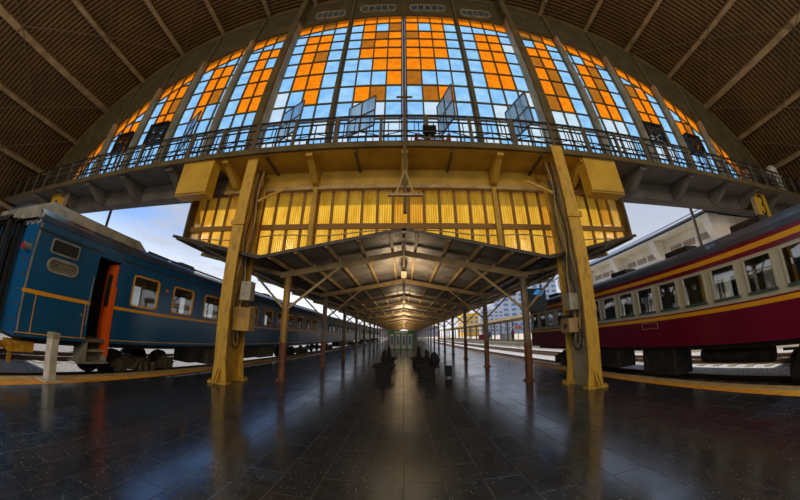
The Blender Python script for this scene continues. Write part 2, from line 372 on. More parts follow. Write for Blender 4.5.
# hall vault --------------------------------------------------------
CX, CZ, RO, RI = .45, -8.2, 28.6, 25.85
def arc(R, a): return (CX + R * sin(a), CZ + R * cos(a))
roof = sroot('ceiling', (CX, 0, 0))
mb = MB(); A0 = rad(70); NS = 72; per = .225; ys = []
y = -22.0
while y < 8.2: ys += [(y, 0), (y + .09, .0), (y + .11, .05), (y + .20, .05)]; y += per
ys.append((8.2, 0)); k = 0; vs = []; fs = []
for (yy, dr) in ys:
    for i in range(NS + 1):
        a = -A0 + 2 * A0 * i / NS; x, z = arc(RO + dr, a); vs.append((x, yy, z))
for j in range(len(ys) - 1):
    for i in range(NS): q = j * (NS + 1) + i; fs.append((q, q + 1, q + NS + 2, q + NS + 1))
rs = mb.add(vs, fs).build('roof_sheet', 'roof_sheet', roof, solid=.02)
rs.data.materials.append(M['roof_recess_shade'])
for q, pl in enumerate(rs.data.polygons): pl.material_index = 1 if (q // NS) % 4 == 2 else 0  # recessed strips coloured darker, shade painted into the corrugation
for i, deg in enumerate((-59, -53, -47.3, -41.5, -35.4, -29.3, -23.6, -17.5, -11.6, -5.8, 0, 5.8, 11.0, 16.2, 22.2, 28, 34.4, 40.6, 46.7, 52.5, 58.5)):
    a = rad(deg); x, z = arc(RO - .18, a)
    big = abs(deg) in (41.5, 40.6)
    mb = MB(); mb.bar((x, -22, z), (x, 8.0, z), .24 if not big else .34, .3, side=(cos(a), 0, -sin(a)))
    mb.build('purlin', 'purlin', roof)
for y in (-9.5, 1.2):                       # thin arch ribs
    mb = MB(); mb.tube([(arc(RO - .4, rad(t))[0], y, arc(RO - .4, rad(t))[1]) for t in range(-66, 67, 3)], .035, 6); mb.build('arch_rod', 'arch_steel', roof)
P = lambda deg, y, d=.35: (arc(RO - d, rad(deg))[0], y, arc(RO - d, rad(deg))[1])
for s in (-1, 1):                            # wind bracing rods
    for d0, d1 in ((52.5, 41), (41, 29), (29, 17.5), (17.5, 6), (58.5, 47)):
        for ya, yb in ((7.8, 1.2), (1.2, 7.8), (1.2, -9.5)):
            mb = MB(); mb.tube([P(s * (d0 + (d1 - d0) * t / 5), ya + (yb - ya) * t / 5) for t in range(6)], .022, 5); mb.build('bracing_rod', 'arch_steel', roof)
# side walls of the hall far left and right below the springing
for s, nm in ((-1, 'wall_left'), (1, 'wall_right')):
    x = CX + s * 26.6
    struct(MB().box(min(x, x + s * .3), max(x, x + s * .3), -22, 8.2, -.75, 2.4).build(nm, 'olive_wall'))

# gable wall band ----------------------------------------------------
GY = 8.0
wl = sroot('wall_front', (CX, GY, 0))
n = 96; A1 = rad(65)
vs = []; fs = []
for i in range(n + 1):
    a = -A1 + 2 * A1 * i / n
    xo, zo = arc(RO + .05, a); xi, zi = arc(RI, a)
    if zi < 6.7:
        zi = 6.7; xi = CX + math.copysign(math.sqrt(max(RI * RI - (6.7 - CZ) ** 2, 0)), a)
        if zo < 6.7: zo = 6.7
    vs += [(xo, GY, zo), (xi, GY, zi), (xi, GY + .25, zi), (xo, GY + .25, zo)]
for i in range(n):
    q = 4 * i; fs += [(q, q + 1, q + 5, q + 4), (q + 1, q + 2, q + 6, q + 5), (q + 2, q + 3, q + 7, q + 6)]
mb = MB().add(vs, fs)
mb.build('band', 'olive_wall', wl)
mb = MB()                                      # raised rim along the vault
for i in range(n):
    a = -rad(56) + 2 * rad(56) * i / n; b = -rad(56) + 2 * rad(56) * (i + 1) / n
    p = [arc(RO, a), arc(RO - .35, a), arc(RO - .35, b), arc(RO, b)]
    mb.add([(q[0], GY - .06, q[1]) for q in p] + [(q[0], GY, q[1]) for q in p], [(0, 1, 2, 3), (1, 5, 6, 2)])
mb.build('rim', 'fin_dark', wl)
for s in (-1, 1):                              # solid wall pieces beyond the last window and under the arch springing
    xw = CX + s * math.sqrt(RI * RI - (6.7 - CZ) ** 2)
    MB().box(min(xw, CX + s * 27), max(xw, CX + s * 27), GY, GY + .25, 5.95, 6.7).build('pier', 'olive_wall', wl)
# small fanlights in the band above the centre
for i, (xa, xb) in enumerate(((-4.9, -3.3), (-2.35, -.45), (.45, 2.35), (3.3, 4.9))):
    fr = sroot('window_%d' % (i + 20), ((xa + xb) / 2, GY, 18.3)); zc = 18.45 if abs(xa + xb) < 4 else 18.05
    tilt = 0
    mb = MB(); mb.prism(rrect(xa, xb, zc - .34, zc + .34, .26), 'y', GY - .04, GY - .02); mb.build('window_pane', 'glass_pale', fr)
    mb = MB(); a = rrect(xa, xb, zc - .34, zc + .34, .26); b = rrect(xa - .08, xb + .08, zc - .42, zc + .42, .3); m = len(a)
    vs = [(p[0], GY - .1, p[1]) for p in a] + [(p[0], GY - .1, p[1]) for p in b] + [(p[0], GY, p[1]) for p in a] + [(p[0], GY, p[1]) for p in b]; fs = []
    for q in range(m):
        j = (q + 1) % m; fs += [(q, j, m + j, m + q), (m + q, m + j, 3 * m + j, 3 * m + q), (q, 2 * m + q, 2 * m + j, j)]
    mb.add(vs, fs)
    for q in range(1, 5): x = xa + (xb - xa) * q / 5; mb.box(x - .03, x + .03, GY - .09, GY, zc - .34, zc + .34)
    mb.build('window_frame', 'fin_light', fr)

# stained glass bays -------------------------------------------------
FX = [-21.2, -19.0, -16.25, -13.55, -10.95, -8.25, -5.75, -2.82, 0.03, 2.88, 5.75, 8.45, 11.25, 14.1, 16.9, 19.8, 22.1]
ZR = [6.7, 7.55, 8.45, 9.35, 10.35, 11.35, 12.4, 13.38, 14.28, 15.08, 15.85, 16.55]
def ztop(x, R=RI):
    q = R * R - (x - CX) ** 2
    return CZ + math.sqrt(q) if q > 0 else -99
PAT = {   # row from the top (under the orange arc): outer to inner columns of the two centre bays
 7: ['BOBD', 'BODO', 'BDOO', 'BOOO', 'BBOO', 'BBBO', 'BODB', 'BPPB'],
 8: ['OBOB', 'DOOB', 'OOOB', 'OOOB', 'OOBB', 'DBBB', 'BDOB', 'BPPB'],
 6: ['BBBB', 'BOOB', 'BOOB', 'BODB', 'BOOB', 'BOOB', 'PBOB', 'PBBB'],
 9: ['BBBB', 'BOOB', 'BOOP', 'BOOB', 'BOOB', 'BOOB', 'BBBP', 'BPPB']}
for bi in range(len(FX) - 1):
    xa, xb = FX[bi] + .10, FX[bi + 1] - .10
    win = sroot('window_%d' % (bi + 1), ((xa + xb) / 2, GY, 6.7))
    nc = 4; gl = {c: MB() for c in 'BPOD'}; bars = MB()
    xs = [xa + (xb - xa) * i / nc for i in range(nc + 1)]
    if bi < 6: xs = [xa + (xb - xa) * t for t in (0, .30, .56, .83, 1)]
    elif bi > 9: xs = [xa + (xb - xa) * t for t in (0, .17, .44, .71, 1)]
    yg = GY + .08
    def cell(c, x0, x1, z0, z1, top):
        a, b = ztop(x0, top), ztop(x1, top)
        pts = []
        if a > z0: pts.append((x0, z0))
        if b > z0: pts.append((x1, z0))
        if not pts: return False
        if a <= z0: t = (z0 - a) / (b - a); pts.insert(0, (x0 + (x1 - x0) * t, z0))
        elif b <= z0: t = (z0 - a) / (b - a); pts.append((x0 + (x1 - x0) * t, z0))
        if b > z0: pts.append((x1, min(z1, b)))
        if a > z0: pts.append((x0, min(z1, a)))
        if len(pts) < 3: return False
        gl[c].add([(p[0], yg, p[1]) for p in pts], [tuple(range(len(pts)))]); return True
    RB = RI - .86                                    # the orange border follows the arch
    rowsin = [k for k in range(len(ZR) - 1)]
    topk = max([k for k in rowsin if ZR[k] < max(ztop(xa, RB), ztop(xb, RB)) - .15] or [-1])
    for ci in range(nc):
        x0, x1 = xs[ci], xs[ci + 1]
        # border pane
        p = [(x0, max(6.7, ztop(x0, RB))), (x1, max(6.7, ztop(x1, RB))), (x1, max(6.7, ztop(x1))), (x0, max(6.7, ztop(x0)))]
        if max(q[1] for q in p) > 6.75:
            gl['D' if random.random() < .13 else 'O'].add([(q[0], yg, q[1]) for q in p], [(0, 1, 2, 3)])
            bars.bar((x0, GY + .04, p[0][1]), (x1, GY + .04, p[1][1]), .05, .09)
        for k in rowsin:
            z0, z1 = ZR[k], ZR[k + 1]
            if k == topk: z1 = 40
            if k > topk: break
            row = topk - k
            if bi in PAT and row < len(PAT[bi]): c = PAT[bi][row][ci]
            elif bi in PAT: c = 'BPBP'[(ci + k) % 4] if k > 0 else 'B'
            else:
                inner = ci in (1, 2)
                c = 'B'
                last = 3 if k >= 3 else 9
                if inner and row >= 1 and k >= 4: c = 'O'
                if inner and row >= 1 and abs(bi - 7.5) > 5 and k >= 3: c = 'O'
                if c == 'O' and random.random() < .16: c = 'D'
                if c == 'O' and random.random() < .08: c = 'B'
                if k in (2, 3) and inner and bi in (10, 11, 12): c = 'P'
            cell(c, x0, x1, z0, z1, RB)
            if ztop(x0, RB) > z0 or ztop(x1, RB) > z0:
                a, b = ztop(x0, RB), ztop(x1, RB); u0, u1 = x0, x1
                if a < z0: u0 = x0 + (x1 - x0) * (z0 - a) / (b - a)
                if b < z0: u1 = x0 + (x1 - x0) * (z0 - a) / (b - a)
                bars.box(u0, u1, GY + .0, GY + .07, z0 - .03, z0 + .03)
    for ci in range(nc + 1):
        zt = ztop(xs[ci])
        if zt > 6.8: bars.box(xs[ci] - .03, xs[ci] + .03, GY - .01, GY + .07, 6.7, zt)
    names = {'B': ('blue_panes', 'glass_blue'), 'P': ('pale_panes', 'glass_pale'), 'O': ('orange_panes', 'glass_orange'), 'D': ('brown_panes', 'glass_brown')}
    for c, g in gl.items():
        if g.f: g.build(names[c][0], names[c][1], win)
    if bars.f: bars.build('glazing_bars', 'fin_dark', win)
# fins between the bays
for i, x in enumerate(FX[1:-1]):
    zt = ztop(x, RO - .1); big = abs(abs(x) - 5.75) < .1; mid = abs(x) < 5
    r = sroot('trim_%d' % (i + 3), (x, GY, 6.7))
    hw = .16 if big else (.055 if mid else .075); dp = .55 if big else (.18 if mid else .26)
    zg = ztop(x)
    MB().box(x - hw, x + hw, GY - dp, GY + .1, 6.7, zg - .1 if not big and not mid else zt).build('fin', 'fin_dark' if (big or mid) else 'fin_light', r)
    if not mid: MB().box(x - hw * .9, x + hw * .9, GY - .12, GY, zg, zt).build('fin_head', 'fin_dark', r)
    if big:
        s = 1 if x < 0 else -1
        MB().box(x + s * hw, x + s * (hw + .05), GY - dp + .12, GY, 6.7, zg).build('fin_lit_side', 'fin_light', r)  # paler side strip, warm light on the fin put into its colour

# open casements hanging from the glazing
def casement(hx, wd, ang, z0, z1, label):
    t = thing('open_casement', label, 'window', (hx, GY - .12, z0), 'open casements in the great window')
    ux, uy = cos(rad(ang)), -sin(rad(ang)); Y = GY - .12
    p = lambda s_, z: (hx + ux * s_, Y + uy * s_, z)
    mb = MB()
    for s_ in (0, wd / 2, wd): mb.bar(p(s_, z0), p(s_, z1), .05, .05)
    for z in (z0, (z0 + z1) / 2, z1): mb.bar(p(0, z), p(wd, z), .05, .05)
    mb.build('sash', 'rail_post', t)
    MB().quad(p(0, z0), p(wd, z0), p(wd, z1), p(0, z1)).build('pane', 'glass_pale', t)
casement(-9.9, 1.35, 28, 8.5, 10.1, 'open casement swung inward left of the tall brown fin, second bay from it')
casement(-4.85, 1.25, 30, 8.3, 9.8, 'open casement swung inward just right of the left thick fin')
casement(-2.1, 1.25, 30, 8.3, 9.8, 'open casement swung inward just left of the window centre')
casement(1.3, 1.25, 72, 8.2, 9.8, 'open casement edge-on just right of the window centre')
casement(4.05, 1.25, 72, 8.2, 9.7, 'open casement edge-on just left of the right thick fin')
# exhaust fans in the outer bays
def fan(x, z, label):
    t = thing('exhaust_fan', label, 'fan', (x, GY - .3, z - .6), 'exhaust fans in the outer bays')
    mb = MB(); yf = GY - .3
    for a in (x - .62, x + .56): mb.box(a, a + .06, yf, yf + .22, z - .62, z + .62)
    for a in (z - .62, z + .56): mb.box(x - .62, x + .62, yf, yf + .22, a, a + .06)
    mb.build('housing', 'rail_paint', t)
    mb = MB()
    for k in range(7): zz = z - .5 + k * .165; mb.bar((x - .56, yf + .2, zz), (x + .56, yf + .2, zz), .12, .012)
    mb.build('louvres', 'rail_paint', t)
    mb = MB()
    for k in range(5):
        a = 2 * PI * k / 5 + .3; b = a + .75
        mb.add([(x + .1 * cos(a), yf + .08, z + .1 * sin(a)), (x + .5 * cos(a), yf + .06, z + .5 * sin(a)), (x + .5 * cos(b), yf + .15, z + .5 * sin(b)), (x + .1 * cos(b), yf + .12, z + .1 * sin(b))], [(0, 1, 2, 3)])
    mb.tube([(x, yf + .04, z), (x, yf + .18, z)], .12, 12); mb.build('blades', 'under', t, solid=.015)
    mb = MB()
    for rr in (.2, .38, .55): mb.tube([(x + rr * cos(q * PI / 10), yf - .02, z + rr * sin(q * PI / 10)) for q in range(21)], .012, 4)
    mb.build('guard', 'rail_paint', t)
fan(-14.45, 9.75, 'outer black exhaust fan in the left side of the window')
fan(-11.85, 9.85, 'inner black exhaust fan in the left side of the window')
fan(12.0, 9.75, 'inner black exhaust fan in the right side of the window')
fan(15.15, 9.65, 'outer black exhaust fan in the right side of the window')

# ------------------------------------------------------------------ balcony across the hall
BF, BB, DZ = 6.4, 7.6, 6.64
XL, XR = -23.85, 24.7
bal = thing('balcony', 'long balcony running across the foot of the stained glass window', 'balcony', (0, BB, 6))
MB().box(XL, XR, BF, GY + .2, DZ, DZ + .14).build('deck', 'beam_grey', bal)
MB().box(-6.3, 6.3, BF + .05, BB, DZ - .012, DZ - .001).build('soffit', 'beam_yellow', bal)
MB().box(-6.3, 6.3, BB, GY + .1, 6.0, DZ - .002).build('ochre_beam', 'beam_yellow', bal)  # centre stretch coloured ochre, the stretches either side grey
MB().box(XL, -6.3, BB, GY + .1, 6.0, DZ - .002).build('grey_beam', 'beam_grey', bal)
MB().box(6.3, XR, BB, GY + .1, 6.0, DZ - .002).build('grey_beam', 'beam_grey', bal)
MB().box(-6.3, 6.3, BB - .06, BB, 5.94, 6.06).build('lower_ledge', 'canopy_steel', bal)
MB().box(XL, XR, BF - .06, BF, DZ - .02, DZ + .17).build('deck_edge', 'fin_dark', bal)
for x in FX[1:-1]:
    if abs(abs(x) - 4.8) < .5: continue
    outer = abs(x) > 7; wdt = .16 if outer else .10
    prof = [(BB, DZ - .01), (BF + .1, DZ - .01), (BF + .1, DZ - .14)] + [(BB - .95 * math.cos(t * PI / 12) - .0, DZ - .14 - .6 * (1 - math.sqrt(max(0, 1 - math.sin(t * PI / 12) ** 2))) ) for t in range(1, 6)] + [(BB, 6.02)]
    MB().prism(prof, 'x', x - wdt, x + wdt).build('corbel', 'beam_grey' if outer else 'beam_yellow', bal)
for k in range(-4, 5):
    if k % 2: MB().box(k * 1.42 - .03, k * 1.42 + .03, BF + .1, BB, DZ - .1, DZ - .012).build('soffit_rib', 'fin_dark', bal)
rl = thing('balcony_railing', 'dark iron railing of thin bars along the front of the balcony', 'railing', (0, BF + .04, DZ + .14))
yr = BF + .04; Z0 = DZ + .14
mb = MB()
for z, h in ((Z0 + 1.13, .07), (Z0 + .86, .03), (Z0 + .50, .025), (Z0 + .30, .03), (Z0 + .08, .04)):
    mb.bar((XL, yr, z), (XR, yr, z), .05, h)
mb.each('rail', 'rail_paint', rl)
x = -23.8; i = 0
while x < 24.7:
    main = i % 2 == 0; hw = .075 if main else .045
    MB().box(x - hw, x + hw, yr - .04, yr + .04, Z0, Z0 + 1.13).build('post', 'rail_post', rl)
    bars_mb = MB()
    for k in range(1, 6):
        xx = x + 1.36 * k / 6
        bars_mb.bar((xx, yr, Z0 + .08), (xx, yr, Z0 + (.86 if k % 2 else .3)), .028, .028)
        if k % 2 == 0: bars_mb.bar((xx + .1, yr, Z0 + .5), (xx + .1, yr, Z0 + 1.1), .024, .024)
    bars_mb.bar((x, yr, Z0 + .3), (x + 1.36 / 2, yr, Z0 + .5), .02, .02); bars_mb.bar((x + 1.36, yr, Z0 + .3), (x + 1.36 / 2, yr, Z0 + .5), .02, .02)
    bars_mb.build('infill_panel', 'rail_paint', rl)
    x += 1.36; i += 1
# floodlight, orange crate, dark pot on the balcony
t = thing('orange_crate', 'orange crate behind the railing right of the centre post', 'crate', (.95, 7.1, DZ + .14))
mb = MB().box(.35, 1.5, 6.9, 7.3, DZ + .14, DZ + .22); mb.box(.35, .45, 6.9, 7.3, DZ + .22, DZ + .95); mb.box(1.4, 1.5, 6.9, 7.3, DZ + .22, DZ + .95); mb.box(.45, 1.4, 7.2, 7.3, DZ + .22, DZ + .95); mb.box(.45, 1.4, 6.9, 7.0, DZ + .22, DZ + .7)
mb.build('crate_body', 'glass_orange', t)
t = thing('floodlight', 'dark floodlight on a bracket at the railing centre', 'floodlight', (.75, 6.3, DZ + .2))
MB().box(.55, .95, 6.15, 6.28, DZ + .35, DZ + .62).build('lamp_housing', 'rail_paint', t, bevel=.02)
mb = MB(); mb.bar((.75, 6.3, DZ + .2), (.75, 6.3, DZ + .4), .05, .05); mb.bar((.5, 6.3, DZ + .25), (1.0, 6.3, DZ + .25), .04, .04); mb.build('bracket', 'rail_post', t)
MB().box(.58, .92, 6.145, 6.15, DZ + .38, DZ + .59).build('lens', 'coach_glass', t)
# centre pole with cross arm
t = thing('crossarm_pole', 'thin brown pole with cross arms rising from the canopy ridge', 'pole', (.03, 6.28, 4.6))
mb = MB(); mb.bar((.03, 6.28, 4.45), (.03, 6.28, 8.9), .09, .09); mb.build('pole', 'fin_dark', t)
MB().bar((-.42, 6.24, 4.95), (.48, 6.24, 4.95), .08, .07).build('lower_arm', 'canopy_steel', t)
mb = MB(); mb.bar((-.2, 6.24, 4.98), (.03, 6.24, 5.7), .04, .04); mb.bar((.26, 6.24, 4.98), (.03, 6.24, 5.7), .04, .04); mb.each('arm_stay', 'canopy_steel', t)
MB().bar((-.22, 6.24, 8.55), (.28, 6.24, 8.55), .05, .05).build('upper_arm', 'fin_dark', t)
# yellow hanging boxes
def hang_box(xa, xb, label, s):
    t = thing('yellow_hanging_box', label, 'box', ((xa + xb) / 2, 6.6, 5.4), 'yellow boxes under the balcony edge')
    MB().box(xa, xb, 6.42, 6.85, 5.36, 6.66).build('box_shell', 'box_yellow', t, bevel=.015)
    mb = MB()
    for z in (5.42, 6.6): mb.box(xa + .03, xb - .03, 6.40, 6.425, z - .02, z + .02)
    mb.each('edge_strip', 'batten', t)
    mb = MB(); mb.box(xa + .1, xa + .14, 6.5, 6.56, 6.64, 6.73); mb.box(xb - .14, xb - .1, 6.5, 6.56, 6.64, 6.73); mb.each('hanger', 'dark_steel', t)
hang_box(-7.45, -6.15, 'flat yellow box hanging under the balcony left of the left column', 1)
hang_box(5.72, 7.02, 'flat yellow box hanging under the balcony right of the right column', -1)
# platform number signs
def strokes(pts_list, cx, cy, cz, sc, wd, parent):
    mb = MB()
    for pts in pts_list:
        for a, b in zip(pts, pts[1:]):
            mb.bar((cx + a[0] * sc, cy, cz + a[1] * sc), (cx + b[0] * sc, cy, cz + b[1] * sc), .02, wd, side=(0, 1, 0))
        for a in pts[1:-1]: mb.tube([(cx + a[0] * sc, cy - .0101, cz + a[1] * sc), (cx + a[0] * sc, cy + .0099, cz + a[1] * sc)], wd / 2, 12)
    mb.build('number', 'black_num', parent)
def circ(cx, cz, r, a0, a1, n=10): return [(cx + r * cos(rad(a0 + (a1 - a0) * i / n)), cz + r * sin(rad(a0 + (a1 - a0) * i / n))) for i in range(n + 1)]
def sign(x0, x1, z0, z1, y, glyph, label, nx):
    t = thing('platform_sign', label, 'sign', ((x0 + x1) / 2, y, z0))
    MB().box(x0, x1, y, y + .12, z0, z1).build('board', 'box_yellow', t)
    MB().box(x0 - .12 if nx < 0 else x1, x0 if nx < 0 else x1 + .12, y - .02, y + .14, z0, z1).build('side_board', 'fin_light', t)
    MB().box((x0 + x1) / 2 - .05, (x0 + x1) / 2 + .05, y + .02, y + .1, z1, max(z1 + .02, 6.72)).build('hanger', 'dark_steel', t)
    G = {'6': [circ(0, -.22, .28, 90, 450), circ(.22, -.2, .5, 180, 108)[0:9]],
         '3': [circ(0, .25, .24, 150, -90), circ(0, -.25, .27, 90, -150)]}[glyph]
    strokes(G, (x0 + x1) / 2, y - .012, (z0 + z1) / 2, 1.0, .12, t)
sign(-17.7, -16.2, 5.4, 6.68, 6.9, '6', 'yellow platform sign with a black 6 above the blue train', 1)
sign(17.0, 18.5, 5.35, 6.68, 6.9, '3', 'yellow platform sign with a black 3 above the maroon train', -1)

for x_, lb in ((-14.4, 'thin dark pipe dropping from the balcony left of the left yellow box'), (13.7, 'thin dark pipe dropping from the balcony right of the right yellow box')):
    tag(MB().tube([(x_, 8.6, -.5), (x_, 8.6, 6.3), (x_, 8.3, 6.5)], .07, 8).build('drain_pipe', 'dark_steel'), lb, 'pipe')
t = thing('ventilation_duct', 'white curved duct standing on the far right end of the balcony', 'duct', (22.3, 7.2, DZ + .14))
mb = MB(); mb.tube([(22.3, 7.2, DZ + .14), (22.3, 7.2, 7.9), (22.2, 7.2, 8.25), (21.9, 7.15, 8.5), (21.5, 7.1, 8.6)], .34, 16); mb.build('duct_body', 'bollard', t, smooth=True)
for z_ in (7.1, 7.7): MB().tube([(22.3, 7.2, z_), (22.3, 7.2, z_ + .06)], .38, 16).build('collar', 'steel', t)
# ------------------------------------------------------------------ yellow corrugated curtain under the beam
cur = thing('corrugated_curtain', 'yellow translucent corrugated screen hanging under the balcony beam', 'screen', (0, 7.85, 4.3))
CXL, CXR = -7.65, 7.95
def corr(x0, x1, z0, z1, y, m):
    mb = MB(); prof = []; n_ = max(2, int((x1 - x0) / .035))
    for i in range(n_ + 1): prof.append((x0 + (x1 - x0) * i / n_, y + (.012 if i % 2 else -.012)))
    vs = [(p[0], p[1], z0) for p in prof] + [(p[0], p[1], z1) for p in prof]; k = len(prof)
    mb.add(vs, [(i, i + 1, i + 1 + k, i + k) for i in range(k - 1)]); return mb.build('sheet', m, cur)
def cbot(ax): return max(3.62, 4.30 - .78 * ax / 3.95) if ax < 3.95 else min(4.35, 3.6 + .216 * (ax - 3.95))
npan = 32; pw = (CXR - CXL) / npan
for i in range(npan):
    x0 = CXL + pw * i; ax = min(abs(x0), abs(x0 + pw)); zb = cbot(ax)
    corr(x0 + .02, x0 + pw - .02, zb, 5.98, 7.85, 'panel_orange' if i in (1, 3, 27, 25) or random.random() < .12 else 'panel_yellow')
mb = MB()
for i in range(npan + 1): mb.box(CXL + pw * i - .045, CXL + pw * i + .045, 7.78, 7.83, cbot(abs(CXL + pw * i)), 5.98)
mb.each('batten', 'batten', cur)
MB().box(CXL, CXR, 7.72, 7.78, 4.62, 4.80).build('cross_rail', 'batten', cur)
for x_ in (-2.82, 2.88): MB().box(x_ - .07, x_ + .07, 7.5, 7.62, 3.85, 6.0).build('hanger_post', 'beam_yellow', cur)
mb = MB()
for a_, b_ in ((CXL, -3.95), (3.95, CXR)): mb.bar((a_, 7.77, cbot(abs(a_)) + .04), (b_, 7.77, cbot(abs(b_)) + .04), .06, .08, side=(0, 1, 0))
mb.each('bottom_rail', 'canopy_steel', cur)
mb = MB()
for s in (-1, 1):
    xe = CXL if s < 0 else CXR
    mb.box(xe - .04, xe + .04, 7.5, 8.6, 4.3, 5.98)
mb.each('end_panel', 'fin_dark', cur)
for s in (-1, 1):   # loose wires sagging across the curtain
    mb = MB(); mb.tube([(s * t, 7.67, 4.52 - .28 * abs(t) / 7.5 + (.05 * sin(t * 2))) for t in [k * .5 for k in range(0, 16)]], .022, 5)
    tag(mb.build('sagging_cable', 'canopy_steel'), 'pale cable sagging across the %s half of the yellow screen' % ('left' if s < 0 else 'right'), 'cable')

# ------------------------------------------------------------------ big yellow columns
def column(x, ya, yb, s, label):
    """x: centre; ya front flange, yb rear flange; s=-1 left column, +1 right column; inner side faces the platform"""
    t = thing('hall_column', label, 'column', (x, (ya + yb) / 2, 0))
    i_ = -s
    def flange(y, w0, zt, nm, m):
        mb = MB()
        poly = [(x - w0 * 1.3, 0), (x + w0 * 1.3, 0), (x + w0 * 1.25, .12), (x + w0, .5), (x + w0, zt), (x - w0, zt), (x - w0, .5), (x - w0 * 1.25, .12)]
        mb.prism(poly, 'y', y - .03, y + .03); return mb.build(nm, m, t, bevel=.008)
    flange(ya, .18, 6.7, 'front_flange', 'yellow_paint')
    flange(yb, .16, 6.0, 'rear_flange', 'yellow_paint')
    MB().box(x - .02, x + .02, ya + .03, yb - .03, .0, 6.0).build('web', 'yellow_paint' if s < 0 else 'beige_paint', t)
    mb = MB()
    for yy in (ya, yb): mb.box(x - .29, x + .29, yy - .13, yy + .13, 0, .06)
    for q in (-.24, .24):
        for yy in (ya - .08, yb + .08): mb.tube([(x + q, yy, .05), (x + q, yy, .11)], .025, 6)
    mb.build('base_plate', 'yellow_paint', t, bevel=.01)
    mb = MB(); mb.prism([(ya - .03, .06), (ya - .24, .06), (ya - .03, .45)], 'x', x - .06, x - .02); mb.prism([(ya - .03, .06), (ya - .24, .06), (ya - .03, .45)], 'x', x + .02, x + .06); mb.each('gusset', 'yellow_paint', t)
    MB().box(x - .23, x + .23, ya - .07, ya - .03, 4.35, 4.5).build('splice_plate', 'yellow_paint', t)
    mb = MB(); mb.bar((x, ya + .1, 5.6), (x, BB + .1, 6.55), .16, .12); mb.bar((x + i_ * .15, ya + .5, 5.35), (x + i_ * .75, ya + .9, 5.95), .07, .07); mb.each('head_bracket', 'yellow_paint', t)
    ci = x + i_ * .1
    for k, (oy, r_) in enumerate(((.25, .03), (.4, .022), (.52, .028), (.62, .018))):
        mb = MB(); pts = []
        for q in range(22):
            z = 1.0 + q * .25 + k * .1
            pts.append((ci + i_ * (.03 * sin(q * .9 + k) + .02 * k), ya + oy + .05 * sin(q * .7 + k * 2), min(z, 6.5)))
        mb.tube(pts, r_, 6).build('cable', 'dark_steel' if k % 2 else 'canopy_steel', t, smooth=True)
    mb = MB(); mb.tube([(ci + i_ * .05, ya + .45 + .22 * cos(a * PI / 8), 1.25 + .32 * sin(a * PI / 8)) for a in range(8, 25)], .02, 6).build('cable', 'dark_steel', t, smooth=True)
    if s < 0:
        MB().box(x + .12, x + .64, ya + .25, ya + .55, 1.42, 2.06).build('junction_box', 'post_yellow', t, bevel=.015)
        MB().box(x + .25, x + .58, ya + .25, ya + .5, 2.25, 2.78).build('junction_box', 'beige_paint', t, bevel=.015)
    else:
        MB().box(x - .36, x - .06, ya + .3, ya + .62, 1.95, 2.38).build('junction_box', 'beige_paint', t, bevel=.012)
        MB().box(x - .42, x - .06, ya + .35, ya + .75, 1.38, 1.75).build('junction_box', 'canopy_steel', t, bevel=.012)
        MB().box(x - .3, x - .06, ya + .7, ya + .92, 1.5, 1.85).build('junction_box', 'dark_steel', t, bevel=.012)
        mb = MB(); mb.tube([(x - .43, ya + .5, 1.55), (x - .46, ya + .5, 1.55)], .07, 12); mb.build('meter_dial', 'dark_steel', t)
column(-4.74, 6.62, 7.5, -1, 'tall yellow steel column left of the platform with cables and boxes')
column(4.56, 6.12, 7.1, 1, 'tall yellow steel column right of the platform with beige web')

# ------------------------------------------------------------------ platform canopy
cp = thing('platform_canopy', 'long steel roof canopy on two rows of posts down the platform', 'canopy', (0, 7, 0))
PY = [8.25 + 4.45 * i for i in range(25)]; PX = 3.72; YE = 117
RZ, VZ, WZ, VX, WX = 4.24, 3.47, 4.15, 3.95, 7.3       # ridge, valley and wing heights
def roofz(x):
    x = abs(x)
    return RZ - (RZ - VZ) * x / VX if x < VX else VZ + (WZ - VZ) * (x - VX) / (WX - VX)
for (a, b) in ((-WX, -VX), (-VX, 0), (0, VX), (VX, WX)):
    mb = MB(); n_ = 40; ca = 1.0
    # corrugation runs down the slope, so ridges repeat along y
    y = 6.75; ys = []
    while y < 60: ys.append(y); y += .075
    while y < YE: ys.append(y); y += .6
    vs = []
    for i, yy in enumerate(ys):
        dz = (.018 if i % 2 else 0)
        vs += [(a, yy, roofz(a) + dz), (b, yy, roofz(b) + dz)]
    mb.add(vs, [(2 * i, 2 * i + 1, 2 * i + 3, 2 * i + 2) for i in range(len(ys) - 1)])
    mb.build('roof_sheet', 'canopy_sheet', cp, solid=.006)
for s in (-1, 1):
    for xx in (.35, 1.2, 2.05, 2.9, 3.65, 4.8, 6.0, 7.15):
        MB().box(s * xx - .035, s * xx + .035, 6.75, YE, roofz(xx) - .13, roofz(xx) - .02).build('purlin', 'canopy_steel', cp)
mb = MB(); mb.tube([(.0, 6.8, RZ - .3), (.0, YE, RZ - .3)], .04, 8); mb.build('ridge_pipe', 'post_paint', cp)
MB().box(-.05, .05, 6.7, YE, RZ - .16, RZ - .02).build('ridge_beam', 'canopy_steel', cp)
MB().box(-VX - .15, -VX + .1, 6.75, YE, VZ - .08, VZ - .0).build('gutter', 'dark_steel', cp)
MB().box(VX - .1, VX + .15, 6.75, YE, VZ - .08, VZ - .0).build('gutter', 'dark_steel', cp)
mb = MB()
for a, b in ((-WX, -VX), (-VX, 0), (0, VX), (VX, WX)): mb.bar((a, 6.72, roofz(a) - .05), (b, 6.72, roofz(b) - .05), .04, .09, side=(0, 1, 0))
mb.each('front_fascia', 'dark_steel', cp)
